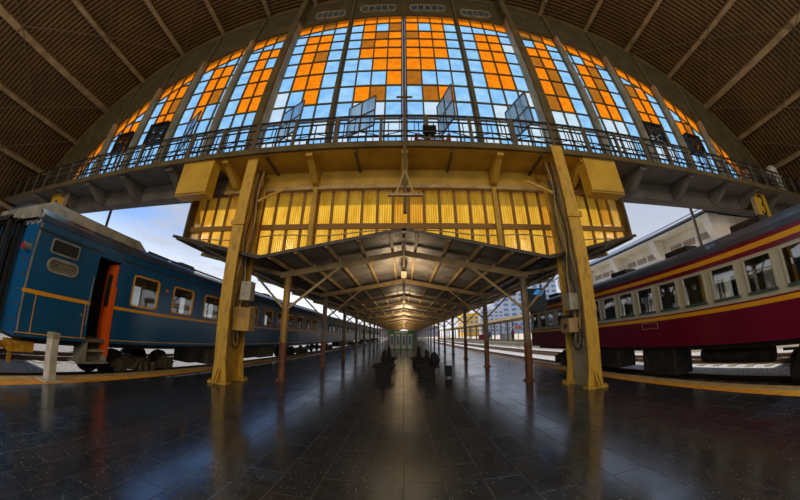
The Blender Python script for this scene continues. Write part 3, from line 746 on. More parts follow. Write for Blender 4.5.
for i, y in enumerate(PY):
    yl = y
    mb = MB()
    for s in (-1, 1):
        mb.bar((0, y, RZ - .24), (s * VX, y, VZ - .22), .09, .18, side=(0, 1, 0))
    mb.each('rafter', 'canopy_steel', cp)
    mb = MB()
    for s in (-1, 1): mb.bar((s * VX, y, VZ - .16), (s * WX, y, WZ - .2), .07, .12, side=(0, 1, 0))
    mb.each('wing_rafter', 'canopy_steel', cp)
    for s in (-1, 1):
        mb = MB(); x = s * PX + .05
        hp = lambda w_, d_: [(x - w_, y - d_), (x - w_ + .015, y - d_), (x - w_ + .015, y - .008), (x + w_ - .015, y - .008), (x + w_ - .015, y - d_), (x + w_, y - d_), (x + w_, y + d_), (x + w_ - .015, y + d_), (x + w_ - .015, y + .008), (x - w_ + .015, y + .008), (x - w_ + .015, y + d_), (x - w_, y + d_)]
        mb.prism(hp(.085, .08), 'z', 1.15, 3.2)
        po = mb.build('post', 'post_yellow' if i == 0 and s < 0 else 'post_paint', cp)
        mb = MB()
        mb.prism(hp(.09, .085), 'z', .02, 1.15)
        mb.box(x - .14, x + .14, y - .13, y + .13, 0, .05)
        mb.build('painted_foot', 'post_red' if i < 3 else 'post_paint', po)
        mb = MB(); mb.bar((x, y, 2.15), (x - s * 1.75, y, roofz(PX - 1.75) - .25), .06, .07, side=(0, 1, 0)); mb.build('brace', 'canopy_steel', po)
        mb = MB(); mb.bar((x, y, 2.15), (x + s * 1.5, y, roofz(PX + 1.5) - .2), .06, .06, side=(0, 1, 0)); mb.build('brace', 'canopy_steel', po)
for i, y in enumerate(PY[:22:2]):
    yy = y + 2.1
    MB().box(-.10, .10, yy - .6, yy + .6, RZ - .47, RZ - .42).build('lamp_housing', 'post_paint', cp)
    d_ = bpy.data.lights.new('canopy_fill_light', 'AREA'); d_.energy = 60 if i < 2 else 160; d_.shape = 'RECTANGLE'; d_.size = .3; d_.size_y = 1.6; d_.color = (1, .74, .45)  # invented upward light below the ridge, added to brighten the canopy underside
    o_ = bpy.data.objects.new('canopy_fill_light', d_); COL.objects.link(o_); o_.location = (0, yy, 2.6); o_.rotation_euler = (PI, 0, 0)
# dark display hanging beside the first right post
t = thing('hanging_display', 'dark display with blue screen hanging behind the first right post', 'display', (4.4, 9.0, 2.2))
MB().box(4.05, 4.95, 9.0, 9.1, 2.15, 2.95).build('case', 'screen_dark', t, bevel=.01)
MB().prism([(4.45, 2.75), (4.75, 2.68), (4.9, 2.86), (4.6, 2.9)], 'y', 8.99, 9.0).build('screen', 'screen_blue', t)
mb = MB(); mb.bar((4.2, 9.05, 2.95), (4.2, 9.05, 3.4), .03, .03); mb.bar((4.8, 9.05, 2.95), (4.8, 9.05, 3.5), .03, .03); mb.each('hanger', 'dark_steel', t)

# ------------------------------------------------------------------ trains
def wheel(mb, x, y, z, r):
    mb.tube([(x - .06, y, z), (x + .06, y, z)], r, 20); mb.tube([(x - .09, y, z), (x + .09, y, z)], r * .35, 12)
def bogie(parent, xc, yc, zr, side, m='bogie'):
    """four-wheel bogie, detail on the platform side"""
    mb = MB()
    for s in (-1, 1):
        x = xc + s * .95
        mb.prism([(yc - 1.2, zr + .5), (yc - .75, zr + .72), (yc - .45, zr + .5), (yc + .45, zr + .5), (yc + .75, zr + .72), (yc + 1.2, zr + .5), (yc + 1.1, zr + .38), (yc + .5, zr + .32), (yc - .5, zr + .32), (yc - 1.1, zr + .38)], 'x', x - .06, x + .06)
    mb.box(xc - .95, xc + .95, yc - .2, yc + .2, zr + .4, zr + .62)
    b = mb.build('bogie', m, parent)
    for dy in (-.9, .9):
        w_ = MB()
        for s in (-1, 1): wheel(w_, xc + s * .55, yc + dy, zr + .42, .42)
        w_.tube([(xc - .9, yc + dy, zr + .42), (xc + .9, yc + dy, zr + .42)], .07, 10); w_.build('wheelset', 'under', b)
        for s in (-1, 1):
            a_ = MB(); a_.box(xc + s * 1.02 - .08, xc + s * 1.02 + .08, yc + dy - .15, yc + dy + .15, zr + .3, zr + .58); a_.tube([(xc + s * 1.0, yc + dy, zr + .42), (xc + s * 1.14, yc + dy, zr + .42)], .1, 10)
            a_.build('axle_box', m, b)
    c_ = MB(); d_ = MB()
    for s in (-1, 1):
        for dy in (-.25, 0, .25): c_.tube([(xc + s * 1.04, yc + dy, zr + .25 + .04 * k) for k in range(8)], [.09 if k % 2 else .065 for k in range(8)], 10)
        d_.bar((xc + s * 1.05, yc - .6, zr + .2), (xc + s * 1.05, yc + .6, zr + .2), .1, .1)
        d_.bar((xc + s * 1.1, yc - .65, zr + .15), (xc + s * 1.1, yc - .35, zr + .6), .06, .06)
    c_.each('spring', m, b); d_.each('swing_link', m, b)
ZRAIL = -.34
def coach(name, label, xs, s, y0, y1, P, group=None):
    """xs: x of the side facing the platform; s: direction away from the platform"""
    xf = xs + s * 2.75; xc = (xs + xf) / 2
    t = thing(name, label, 'train coach', (xc, (y0 + y1) / 2, ZRAIL), group)
    z0, z1 = P['z0'], P['eave']
    holes = [h for h in P['holes']]
    mb = MB(); xa = xs if s > 0 else xs - .05
    wall_holes(mb, xa, y0, y1, z0, z1, [(h[0], h[1], h[2], h[3]) for h in holes] + P.get('door', []))
    mb.build('side_wall', P['paint'], t)
    mb = MB(); xb = xf - .05 if s > 0 else xf
    wall_holes(mb, xb, y0, y1, z0, z1, [(h[0], h[1], h[2], h[3]) for h in holes])
    mb.build('far_side_wall', P['paint'], t)
    mb = MB()
    for yy in (y0, y1 - .05):
        for (xx0, xx1) in ((min(xs, xf), xc - .4), (xc + .4, max(xs, xf))): mb.box(xx0 + .001, xx1 - .001, yy + .0005, yy + .0495, z0, z1 + .1)
        mb.box(xc - .4, xc + .4, yy, yy + .05, 2.7, z1 + .3)
    mb.each('end_wall', P.get('endpaint', P['paint']), t)
    MB().box(min(xs, xf) + .05, max(xs, xf) - .05, y0 + .06, y1 - .06, z0, z0 + .08).build('coach_floor', 'interior', t)
    # roof: curved profile
    h = P['roofh']; prof = []
    for i in range(17):
        a = PI * i / 16; prof.append((xc - (abs(xf - xs) / 2 + .02) * math.copysign(abs(cos(a)) ** .8, cos(a)), z1 + h * sin(a) ** .75))
    ro = MB(); ro.prism(prof, 'y', y0 - .02, y1 + .02); ro.build('roof', P['roof'], t, smooth=False)
    ou = xs - s * .012
    def strip(z_0, z_1, nm, m, ya=None, yb=None):
        ya = y0 if ya is None else ya; yb = y1 if yb is None else yb
        segs = [(ya, yb)]
        for d in P.get('door', []):
            new = []
            for a, b in segs:
                if d[1] <= a or d[0] >= b: new.append((a, b)); continue
                if d[0] > a: new.append((a, d[0]))
                if d[1] < b: new.append((d[1], b))
            segs = new
        m_ = MB()
        for a, b in segs: m_.box(min(ou, xs), max(ou, xs), a, b, z_0, z_1)
        m_.build(nm, m, t)
    for st in P['strips']: strip(*st)
    for h_ in holes:
        a, b, c, d = h_[:4]
        f = MB(); rring(f, min(xs - s * .02, xs + s * .03), max(xs - s * .02, xs + s * .03), a + .035, b - .035, c + .035, d - .035, P['wr'], .045)
        fr = f.build('window_frame', P['frame'], t)
        MB().prism(rrect(a + .02, b - .02, c + .02, d - .02, .03), 'x', xs + s * .02, xs + s * .026).build('window_pane', 'coach_glass', fr)
        # far side pane frame
        f = MB(); f.box(min(xf, xf - s * .05) , max(xf, xf - s * .05), (a + b) / 2 - .02, (a + b) / 2 + .02, c, d); f.build('far_mullion', P['frame'], fr)
        if P.get('curtain') and h_[-1] == 'c':
            MB().box(min(xs + s * .07, xs + s * .1), max(xs + s * .07, xs + s * .1), b - .28, b - .02, c - .05, d + .05).build('curtain', 'curtain', fr)
    # underframe
    MB().box(xc - 1.1, xc + 1.1, y0 + .3, y1 - .3, z0 - .14, z0).build('underframe', 'under', t)
    for a, b, c, m in P['boxes']:
        MB().box(min(xs + s * .25, xs + s * 1.0), max(xs + s * .25, xs + s * 1.0), a, b, c, z0 - .14).build('equipment_box', m, t, bevel=.02)
    for yc in P['bogies']: bogie(t, xc, yc, ZRAIL, s, P.get('bm', 'bogie'))
    return t, xc, xf

# --- blue coach
XB = -7.1
wins = [(5.47 + 1.57 * k, 6.42 + 1.57 * k, 1.72, 2.55, 'c') for k in range(11)]
PB = dict(z0=.72, eave=3.0, holes=wins, door=[(4.33, 4.97, .72, 2.72)], paint='blue_coach', roof='blue_roof', roofh=.42, frame='stripe', wr=.07, curtain=True,
          strips=[(1.56, 1.64, 'waist_stripe', 'stripe'), (.79, .81, 'lower_line', 'stripe'), (2.80, 2.84, 'gutter_strip', 'dark_steel')],
          boxes=[(9.4, 10.9, .0, 'bogie'), (11.3, 13.0, .1, 'under'), (13.6, 15.2, .05, 'bogie'), (8.4, 8.9, .1, 'under')], bogies=[6.6, 20.2])
t, xc, xf = coach('blue_coach', 'deep blue railway coach with an orange waist stripe at the left platform', XB, -1, 2.72, 23.9, PB)
ou = XB + .012
mb = MB()
for a in ((3.02, 3.035, .8, 1.56), (4.20, 4.215, .8, 1.56)): mb.box(XB, ou, *a)
mb.each('outline_line', 'stripe', t)
# small top window and vent grille near the end
f = MB(); rring(f, XB - .01, XB + .03, 3.12, 3.74, 2.47, 2.72, .02, .03); fr = f.build('vent_window_frame', 'fairing', t)
MB().box(XB + .002, XB + .006, 3.1, 3.76, 2.45, 2.74).build('vent_window_pane', 'screen_dark', fr)
f = MB(); rring(f, XB - .01, XB + .035, 3.14, 3.80, 2.10, 2.32, .1, .045); fr = f.build('grille_frame', 'fairing', t)
mb = MB(); mb.box(XB + .001, XB + .004, 3.12, 3.82, 2.08, 2.34)
mb.build('grille_back', 'under', fr)
mb = MB()
for k in range(5): mb.box(XB + .004, XB + .02, 3.14, 3.80, 2.115 + k * .045, 2.135 + k * .045)
mb.build('grille_slats', 'fairing', fr)
# door recess, open orange leaf, steps
mb = MB(); mb.box(XB - .9, XB - .88, 4.33, 4.97, .72, 2.72); mb.box(XB - .9, XB - .05, 4.30, 4.33, .72, 2.72); mb.box(XB - .9, XB - .05, 4.972, 5.0, .72, 2.72); mb.box(XB - .9, XB - .05, 4.33, 4.97, 2.72, 2.75); mb.build('vestibule', 'under', t)
dl = MB().box(XB - .42, XB - .02, 4.90, 4.95, .45, 2.66).build('door_leaf', 'door_orange', t)
MB().box(XB - .32, XB - .14, 4.892, 4.90, 1.6, 2.4).build('door_window', 'screen_dark', dl)
MB().box(XB - .02, XB + .03, 4.88, 4.97, .42, 2.1).build('door_edge', 'door_orange', dl)
mb = MB(); mb.box(XB - .45, XB + .08, 4.2, 4.98, .24, .28); mb.box(XB - .4, XB - .05, 4.3, 4.95, .5, .54); mb.prism([(4.22, .28), (4.42, .72), (4.42, .28)], 'x', XB - .3, XB - .02); mb.box(XB - .42, XB - .38, 4.3, 4.95, .28, .72); mb.box(XB - .4, XB, 4.94, 4.97, .28, .72)
mb.build('entrance_steps', 'fairing', t)
mb = MB(); mb.tube([(XB + .05, 4.26, 1.1), (XB + .05, 4.26, 2.2)], .016, 8); mb.tube([(XB, 4.26, 1.1), (XB + .05, 4.26, 1.1)], .014, 6); mb.tube([(XB, 4.26, 2.2), (XB + .05, 4.26, 2.2)], .014, 6); mb.build('grab_rail', 'steel', t)
MB().tube([(XB + .01, 4.12, 1.32), (XB + .03, 4.12, 1.32)], .035, 10).build('door_lock', 'steel', t)
# roof fairings
def fairing(ya, yb, h0):
    mb = MB(); vs = []
    for yy, q in ((ya, .55), (ya + .35, 1), (yb - .5, 1), (yb, .3)):
        for x, z in ((XB - .03, 3.02), (XB - .28, 3.02 + h0 * q), (XB - 2.47, 3.02 + h0 * q), (XB - 2.72, 3.02)): vs.append((x, yy, z))
    fs = [(0, 1, 2, 3), (12, 15, 14, 13)]
    for j in range(3):
        for i in range(3): q = 4 * j + i; fs.append((q, q + 4, q + 5, q + 1))
    mb.add(vs, fs); return mb
fo = fairing(2.62, 6.1, .5).build('roof_fairing', 'fairing', t)
mb = MB()
for k in range(4): mb.box(XB - .14, XB - .06, 3.5 + k * .55, 3.9 + k * .55, 3.04, 3.22)
mb.build('fairing_vent', 'under', fo)
mb = MB(); mb.tube([(XB - .3, y / 2, 3.34) for y in range(12, 47)], .035, 6); mb.build('roof_pipe', 'bogie', t)
for y in (7.6, 10.5, 14.0, 18.0): MB().box(XB - 1.0, XB - .45, y, y + .7, 3.3, 3.48).build('roof_vent', 'blue_roof', t, bevel=.03)
# coach end: gangway bellows, lamp, coupler, hoses
mb = MB()
for k in range(5):
    yy = 2.78 - k * .10; r_ = .03 if k % 2 else .0
    for s_ in (-1, 1): mb.box(xc + s_ * (.62 - r_) - .05, xc + s_ * (.62 - r_) + .05, yy - .05, yy, .75, 2.95)
    mb.box(xc - .67, xc + .67, yy - .05, yy, 2.9 - r_, 3.0 - r_)
mb.build('gangway_bellows', 'rubber', t)
for q in range(5):
    mb = MB(); mb.tube([(XB - .10 - q * .30 + .12 * cos(a * PI / 8), 2.72, 3.14 + .22 * sin(a * PI / 8)) for a in range(8, 17)], .03, 6); mb.build('roof_loop', 'fairing', t)
mb = MB(); mb.bar((XB - .02, 2.76, .78), (XB - .02, 2.76, 2.95), .05, .04); mb.build('corner_post', 'fairing', t)
mb = MB()
for k in range(6): mb.tube([(XB - .35, 2.72, 1.0 + k * .3), (XB - .1, 2.72, 1.0 + k * .3)], .014, 6)
mb.each('end_rung', 'steel', t)
MB().tube([(XB - .16, 2.78, 2.42), (XB - .16, 2.58, 2.42)], [.07, .085], 14).build('tail_lamp', 'fairing', t)
MB().tube([(XB - .16, 2.579, 2.42), (XB - .16, 2.56, 2.42)], .065, 14).build('lamp_lens', 'tail_red', t)
mb = MB(); mb.box(XB - .5, XB - .1, 2.7, 3.2, .42, .62); mb.tube([(XB - .3, 2.7, .52), (XB - .3, 2.45, .52)], .07, 10); mb.tube([(XB - .3, 2.46, .52), (XB - .3, 2.4, .52)], .17, 16); mb.bar((XB - .2, 2.75, .58), (XB - .2, 2.75, .2), .08, .06)
mb.build('buffer', 'yellow_coupler', t)
MB().tube([(XB - .5 + .03 * sin(k), 2.6, .75 - .1 * k) for k in range(9)], .03, 8).build('brake_hose', 'red', t, smooth=True)
MB().tube([(XB - .62, 2.6 - .02 * k, .7 - .07 * k) for k in range(9)], .035, 8).build('brake_hose', 'rubber', t, smooth=True)
for y in (5.9, 7.5, 9.1):
    MB().box(XB - 1.4, XB - 1.2, y, y + .35, 2.72, 2.78).build('ceiling_lamp', 'lamp_glow', t)
# handles / small fittings on side
mb = MB(); mb.tube([(XB, 6.75, 2.35), (XB + .05, 6.75, 2.32)], [.05, .03], 10); mb.build('side_marker_lamp', 'door_orange', t)
# --- coaches behind
xx0 = 24.5
cols = (('teal_coach', 'teal railway coach coupled behind the deep blue one'), ('grey_coach', 'grey railway coach third in the left train'), ('blue_coach', 'far blue railway coach fourth in the left train'))
for i, (pm, lb) in enumerate(cols):
    a = xx0 + i * 20.6; b = a + 20
    PP = dict(z0=.72, eave=2.95, holes=[(a + 1.6 + 1.75 * k, a + 2.6 + 1.75 * k, 1.66, 2.45, 'n') for k in range(10)], paint=pm, roof='blue_roof', roofh=.42, frame='cream_coach' if i else 'win_green', wr=.04,
              strips=[(1.52, 1.58, 'waist_stripe', 'stripe' if i != 1 else 'maroon')], boxes=[(a + 7, a + 9, .05, 'under'), (a + 10, a + 12.5, .1, 'bogie')], bogies=[a + 3.4, b - 3.4])
    coach('passenger_coach', lb, XB, -1, a, b, PP)
# --- maroon coach
XM = 6.9
wm = []
y = -3.81
while y < 13.8:
    wm.append((y, y + .64, 1.66, 2.38, 'n')); y += .83
PM = dict(z0=.72, eave=2.72, holes=wm, paint='cream_coach', endpaint='maroon', roof='slate_roof', roofh=.42, frame='cream_coach', wr=.012,
          strips=[(.72, 1.55, 'lower_panel', 'maroon'), (2.42, 2.73, 'upper_panel', 'maroon')], boxes=[(5.9, 7.1, -.1, 'under'), (-1, .4, .0, 'under'), (8.2, 9.2, .0, 'under')], bogies=[1.2, 11.6], bm='under')
t, xc, xf = coach('maroon_coach', 'maroon and cream railway coach with yellow stripes at the right platform', XM, 1, -4.6, 14.5, PM)
for a_, b_, *_r in wm: MB().box(XM - .03, XM + .02, a_, b_, 1.64, 1.70).build('window_sill', 'win_green', t)
for z0_, z1_ in ((1.42, 1.515), (2.52, 2.625)):
    MB().box(XM - .018, XM - .011, -4.6, 14.5, z0_, z1_).build('yellow_stripe', 'maroon_stripe', t)
mb = MB()
for a, b, c, d in ((6.15, 6.75, 1.13, 1.14), (6.15, 6.75, 1.29, 1.30)): mb.box(XM - .017, XM - .011, a, b, c + .09, d + .09)
for a in (6.15, 6.74): mb.box(XM - .017, XM - .011, a, a + .01, 1.22, 1.39)
mb.build('label_frame', 'cream_coach', t)
mb = MB(); mb.tube([(XM + .75, 3.5, .38), (XM + .75, 5.3, .38)], .2, 20); mb.build('air_tank', 'under', t, smooth=False)
mb = MB()
for y in (2.0, 2.35, 2.7): mb.bar((XM + .3, y, .6), (XM + .5, y + .3, .1), .05, .05)
mb.bar((XM + .35, -3, .5), (XM + .35, 3.1, .5), .05, .05); mb.each('brake_rigging', 'under', t)
mb = MB(); mb.tube([(XM + .9, 2.9, .05), (XM + .9, 3.1, .05)], .35, 18); mb.build('dynamo', 'under', t)
for y in (-1, 1.0, 3.0, 5.1, 7.6, 10.2, 12.4): MB().box(XM + .5, XM + 1.0, y, y + .8, 3.06, 3.24).build('roof_vent', 'under', t, bevel=.04)
for k in range(9):
    y = 2.55 + k * 1.25
    MB().box(XM + .35, XM + 1.1, y + .13, y + .6, 1.1, 1.22).build('seat', 'seat', t, bevel=.04)
    so = MB().box(XM + .35, XM + 1.1, y, y + .12, 1.1, 2.05).build('seat_back', 'seat', t, bevel=.04)
    MB().box(XM + .55, XM + .9, y - .02, y + .1, 2.05, 2.22).build('headrest', 'seat', so, bevel=.03)

# ------------------------------------------------------------------ tracks
def track(xc, label, y0=-28, y1=200):
    t = thing('railway_track', label, 'track', (xc, 0, -.5))
    for s in (-1, 1):
        mb = MB(); x = xc + s * .53
        mb.box(x - .035, x + .035, y0, y1, -.38, ZRAIL); mb.box(x - .01, x + .01, y0, y1, -.46, -.38); mb.box(x - .06, x + .06, y0, y1, -.48, -.46)
        mb.build('rail', 'rail_rust', t)
    mb = MB(); y = y0
    while y < y1: mb.box(xc - 1.0, xc + 1.0, y, y + .22, -.498, -.48); y += .65
    mb.build('sleepers', 'sleeper', t)['kind'] = 'stuff'
track(XB - 1.375, 'railway track under the blue train'); track(XM + 1.375, 'railway track under the maroon train'); track(11.9, 'empty railway track beyond the maroon train')
track(-12.2, 'empty railway track beyond the blue train')

# ------------------------------------------------------------------ platform furniture
t = thing('bollard', 'short white flat bollard at the platform edge beside the blue coach', 'bollard', (-6.58, 3.3, 0))
mb = MB(); mb.box(-6.70, -6.47, 3.22, 3.38, .02, .9); mb.build('post', 'bollard', t, bevel=.012)
MB().box(-6.80, -6.36, 3.12, 3.48, 0, .025).build('base_plate', 'bollard', t)
MB().box(-6.705, -6.465, 3.215, 3.385, .80, .915).build('cap', 'beige_paint', t, bevel=.01)

def bench(xc, y0, label):
    t = thing('platform_bench', label, 'bench', (xc, y0, 0), 'back-to-back benches on the platform')
    for s in (-1, 1):
        mb = MB()
        for k in range(4): x = xc + s * (.08 + k * .095); mb.box(x - .04, x + .04, y0, y0 + 1.1, .38 - .01 * k, .42 - .01 * k)
        mb.build('seat', 'bench_dark', t)
    mb = MB()
    for s in (-1, 1):
        for k in range(4): mb.bar((xc + s * (.07 - k * .013), y0, .5 + k * .12), (xc + s * (.07 - k * .013), y0 + 1.1, .5 + k * .12), .02, .09)
    mb.build('backrest', 'bench_dark', t)
    for yy in (y0 + .12, y0 + .92):
        mb = MB(); mb.prism([(xc - .27, 0), (xc + .27, 0), (xc + .22, .2), (xc + .3, .37), (xc + .1, .38), (xc + .025, .95), (xc - .025, .95), (xc - .1, .38), (xc - .3, .37)], 'y', yy, yy + .07)
        mb.build('end_frame', 'bench_dark', t)
for xc_, y_, lb in ((-.72, 9.9, 'near left dark bench with tall pointed backrest'), (-.72, 13.4, 'far left dark bench behind the near left one'), (.85, 9.9, 'near right dark bench with a bag on it'), (.72, 13.4, 'far right dark bench behind the near right one')):
    bench(xc_, y_, lb)
t = thing('backpack', 'bulky black bag slumped on the near right bench', 'bag', (1.05, 10.2, .42))
mb = MB(); mb.tube([(1.1, 10.25, .43), (1.1, 10.25, .48), (1.1, 10.25, .65), (1.08, 10.25, .8), (1.05, 10.25, .88)], [.13, .17, .16, .12, .05], 14); mb.build('bag_body', 'cloth_black', t, smooth=True)
MB().tube([(1.2, 10.1, .45), (1.28, 10.1, .6), (1.18, 10.1, .75)], .02, 6).build('strap', 'cloth_black', t)
t = thing('travel_bag', 'small dark upright bag standing on the floor right of the benches', 'bag', (1.55, 9.9, 0))
mb = MB(); mb.box(1.44, 1.68, 9.85, 10.0, .04, .42); mb.build('bag_body', 'cloth_black', t, bevel=.04)
mb = MB(); mb.tube([(1.48, 9.92, .42), (1.5, 9.92, .55), (1.62, 9.92, .55), (1.64, 9.92, .42)], .012, 6); mb.build('handle', 'steel', t)
mb = MB()
for x in (1.48, 1.64): mb.tube([(x - .015, 9.92, .03), (x + .015, 9.92, .03)], .03, 10)
mb.each('wheel', 'rubber', t)

# green booth at the far end
t = thing('platform_booth', 'green booth with white doors standing mid platform under the canopy', 'booth', (-.3, 30, 0))
MB().box(-1.66, 1.08, 29.75, 31.7, 0, 1.98).build('booth_body', 'booth_green', t)
MB().box(-.95, .40, 29.70, 29.75, 1.70, 1.90).build('name_panel', 'booth_white', t)
for k in range(4):
    xa = -1.5 + k * .63
    d = MB().box(xa, xa + .5, 29.70, 29.75, .08, 1.62).build('door', 'booth_white', t)
    MB().box(xa + .12, xa + .38, 29.695, 29.70, .5, 1.4).build('door_glass', 'city_blue', d)
mb = MB()
for k in range(5): mb.box(-1.64 + k * .63 + (.0 if k else 0), -1.54 + k * .63, 29.68, 29.75, 0, 1.66)
mb.build('door_frame', 'booth_teal', t)

# ------------------------------------------------------------------ right: long station building
XB2 = 16.2
bd = thing('station_building', 'long cream station building with louvred vents right of the maroon train', 'building', (XB2, 6, 0))
MB().box(XB2, XB2 + 6, 8.7, 25, 0, 6.15).build('wall', 'cream_wall', bd)
MB().box(XB2 - .15, XB2, 8.7, 25, 4.35, 4.5).build('ledge', 'cream_wall', bd)
mb = MB(); mb.prism([(XB2 - 1.1, 6.35), (XB2 - 1.1, 6.55), (XB2 + 6, 7.6), (XB2 + 6, 6.2)], 'y', 8.7, 25); mb.build('roof', 'roof_blue', bd)
mb = MB(); mb.tube([(XB2 - 1.15, 8.7, 6.35), (XB2 - 1.15, 25, 6.35)], .09, 8); mb.build('gutter', 'roof_blue', bd)
MB().box(XB2 - 1.05, XB2, 8.7, 25, 6.1, 6.2).build('eave_soffit', 'cream_wall', bd)
py = [8.95 + 4.0 * k for k in range(5)]
for y in py:
    prof = [(XB2, 6.1), (XB2 - .95, 6.1), (XB2 - .95, 5.95)] + [(XB2 - .9 * cos(q * PI / 12), 5.9 - 1.0 * sin(q * PI / 12)) for q in range(1, 6)] + [(XB2 - .3, 4.6), (XB2 - .3, 0), (XB2, 0)]
    MB().prism(prof, 'y', y - .22, y + .22).build('pilaster', 'cream_wall', bd)
for y in py[:-1]:
    for k in range(3):
        ya = y + .55 + k * 1.0
        v = MB().box(XB2 - .03, XB2, ya, ya + .8, 5.2, 5.55).build('vent', 'vent_brown', bd)
        mb = MB()
        for q in range(4): mb.box(XB2 - .05, XB2 - .03, ya, ya + .8, 5.23 + q * .085, 5.25 + q * .085)
        mb.build('louvre', 'cream_wall', v)
    for k in range(2):
        ya = y + .7 + k * 1.6
        v = MB().box(XB2 - .03, XB2, ya, ya + 1.15, 1.2, 4.0).build('shutter', 'vent_brown', bd)
        MB().box(XB2 - .05, XB2 - .03, ya + .12, ya + 1.03, 1.4, 3.3).build('shutter_panel', 'cream_wall', v)
tag(MB().box(-24.3, -24, 8.7, 200, -.75, 2.3).build('boundary_wall', 'beam_grey'), 'low grey boundary wall beyond the tracks behind the blue train', 'wall')
# the neighbouring platform with its canopy
struct(MB().box(14.6, 19, 27, 122, 0, .25).build('floor', 'edge_cream'))
c2 = thing('far_platform_canopy', 'low brown canopy over the neighbouring platform on the right', 'canopy', (16.5, 60, .25))
MB().prism([(13.6, 3.45), (16.6, 3.85), (19.6, 3.45), (19.6, 3.3), (13.6, 3.3)], 'y', 26.5, 118).build('roof', 'arch_steel', c2)
MB().box(13.55, 13.62, 26.5, 118, 3.15, 3.5).build('fascia', 'canopy_steel', c2)
for k in range(16):
    y = 27.5 + k * 6
    for x in (15.0, 18.2): MB().box(x - .1, x + .1, y - .1, y + .1, .25, 3.32).build('post', 'post_paint', c2)
# stalls and people there
for k, (y, m, lb) in enumerate(((31, 'city_pink', 'pinkish vendor stall on the neighbouring platform'), (44, 'cream_wall', 'cream vendor stall on the neighbouring platform'), (58, 'shirt_red', 'red vendor stall far along the neighbouring platform'))):
    t = thing('vendor_stall', lb, 'stall', (16.8, y, .25))
    MB().box(16.2, 17.8, y, y + 2.4, .25, 1.3).build('counter', m, t); MB().box(16.1, 17.9, y - .1, y + 2.5, 2.25, 2.4).build('awning', m, t)
    mb = MB()
    for a in (16.2, 17.7):
        for b in (y + .02, y + 2.3): mb.box(a, a + .06, b, b + .06, 1.3, 2.25)
    mb.each('awning_post', 'steel', t)
def person(x, y, z, shirt, label, rz=0):
    """standing figure grown with a skin modifier; joints in metres"""
    J = [((0, 0, .95), .13), ((0, 0, 1.15), .125), ((0, 0, 1.38), .14), ((0, 0, 1.5), .055), ((0, -.01, 1.58), .075), ((0, -.01, 1.68), .08), ((.09, 0, .9), .09), ((.11, -.02, .5), .06), ((.12, 0, .1), .04), ((.12, -.14, .04), .035),
         ((-.09, 0, .9), .09), ((-.12, .04, .5), .06), ((-.13, .08, .1), .04), ((-.13, -.06, .04), .035), ((.18, 0, 1.4), .055), ((.24, 0, 1.13), .042), ((.23, -.1, .9), .03), ((.22, -.13, .8), .025), ((-.18, 0, 1.4), .055), ((-.24, .02, 1.13), .042), ((-.25, -.05, .9), .03), ((-.25, -.07, .8), .025)]
    E = [(0, 1), (1, 2), (2, 3), (3, 4), (4, 5), (0, 6), (6, 7), (7, 8), (8, 9), (0, 10), (10, 11), (11, 12), (12, 13), (2, 14), (14, 15), (15, 16), (16, 17), (2, 18), (18, 19), (19, 20), (20, 21)]
    me = bpy.data.meshes.new('person'); me.from_pydata([j[0] for j in J], E, []); o = bpy.data.objects.new('person', me); COL.objects.link(o)
    sk = o.modifiers.new('skin', 'SKIN'); sv = me.skin_vertices[0].data
    for i, j in enumerate(J): sv[i].radius = (j[1], j[1])
    sv[0].use_root = True
    o.modifiers.new('sub', 'SUBSURF').levels = 1
    me.materials.append(M['skin']); o.location = (x, y, z); o.rotation_euler = (0, 0, rz); tag(o, label, 'person')
    mb = MB(); mb.tube([(0, 0, .88), (0, 0, 1.0), (0, 0, 1.2), (0, 0, 1.42), (0, 0, 1.5)], [.16, .16, .155, .18, .07], 14); s_ = mb.build('shirt', shirt, None, smooth=True); s_.parent = o
    for q in (-1, 1):
        mb = MB(); mb.tube([(q * .09, 0, .95), (q * .11, 0, .5), (q * .125, .03, .1)], [.11, .08, .06], 10); s_ = mb.build('trouser_leg', 'cloth_black', None, smooth=True); s_.parent = o
    mb = MB(); mb.tube([(0, .02, 1.64), (0, .02, 1.72), (0, .01, 1.79)], [.09, .098, .04], 12); s_ = mb.build('hair', 'rubber', None, smooth=True); s_.parent = o
person(15.4, 34.5, .25, 'shirt_blue', 'person in a blue shirt standing on the neighbouring platform', .6)
person(15.6, 39, .25, 'shirt_red', 'person in a red shirt standing on the neighbouring platform', -.8)
person(15.3, 29.5, .25, 'cream_wall', 'person in a pale shirt nearest on the neighbouring platform', 1.5)
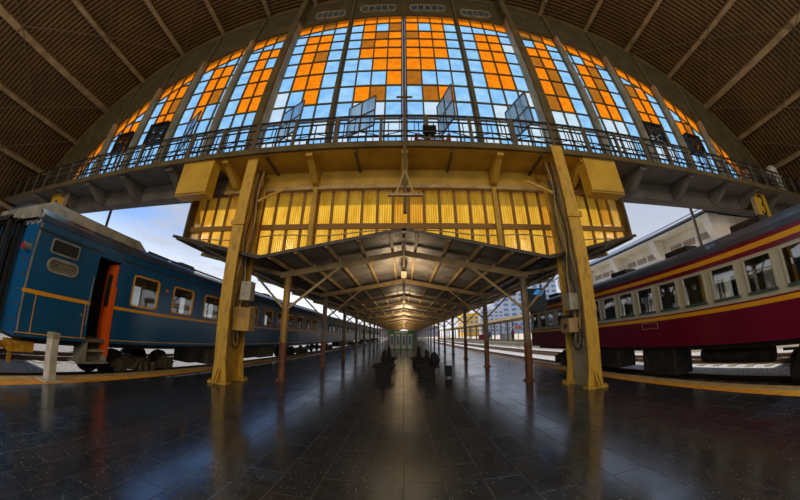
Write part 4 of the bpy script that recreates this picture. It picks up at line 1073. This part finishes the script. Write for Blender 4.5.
person(15.9, 33, .25, 'city_yellow', 'person in a yellow shirt standing between the two vendor stalls', 2.4)
person(16.9, 36.5, .25, 'cream_wall', 'person in a pale shirt standing further back past the blue-shirted person', -2)
person(15.5, 50, .25, 'shirt_blue', 'person in a blue shirt far along the neighbouring platform', .2)
# small orange sign on a pole
t = thing('pole_sign', 'small orange sign on a thin pole beyond the right track', 'sign', (13.9, 33, -.5))
MB().box(13.86, 13.94, 32.96, 33.04, -.5, 2.5).build('pole', 'canopy_steel', t); MB().box(13.4, 14.4, 32.93, 32.97, 1.75, 2.35).build('board', 'city_white', t); MB().box(13.55, 14.25, 32.92, 32.93, 1.88, 2.22).build('panel', 'sign_orange', t)

# ------------------------------------------------------------------ the city beyond
def tower(x, y, wx, wy, h, wall, label, nz=9, ny=6):
    t = thing('city_building', label, 'building', (x, y, -.76))
    MB().box(x - wx / 2, x + wx / 2, y - wy / 2, y + wy / 2, -.76, h).build('wall', wall, t)
    mb = MB()
    for i in range(nz):
        z = 3 + (h - 4) * i / nz
        for k in range(ny):
            a = x - wx / 2 + wx * (k + .2) / ny; mb.box(a, a + wx * .6 / ny, y - wy / 2 - .1, y - wy / 2, z, z + (h - 4) * .55 / nz)
            b = y - wy / 2 + wy * (k + .2) / ny; mb.box(x - wx / 2 - .1, x - wx / 2, b, b + wy * .6 / ny, z, z + (h - 4) * .55 / nz)
    mb.each('window', 'city_blue', t)
tower(104, 268, 40, 30, 50, 'city_white', 'tall pale apartment tower with blue windows beyond the right canopy', 10, 5)
tower(150, 290, 30, 30, 58, 'city_white', 'second pale tower right of the tall apartment tower', 10, 4)
tower(44, 190, 10, 20, 15, 'city_yellow', 'bright yellow building beyond the tracks', 4, 3)
tower(66, 215, 18, 20, 20, 'city_white', 'low pale block between the yellow building and the tower', 6, 5)
tower(22, 330, 34, 20, 12, 'city_pink', 'low pinkish building closing the view down the tracks', 3, 8)
tower(-26, 330, 44, 20, 9, 'city_pink', 'low pinkish building down the left tracks', 3, 8)
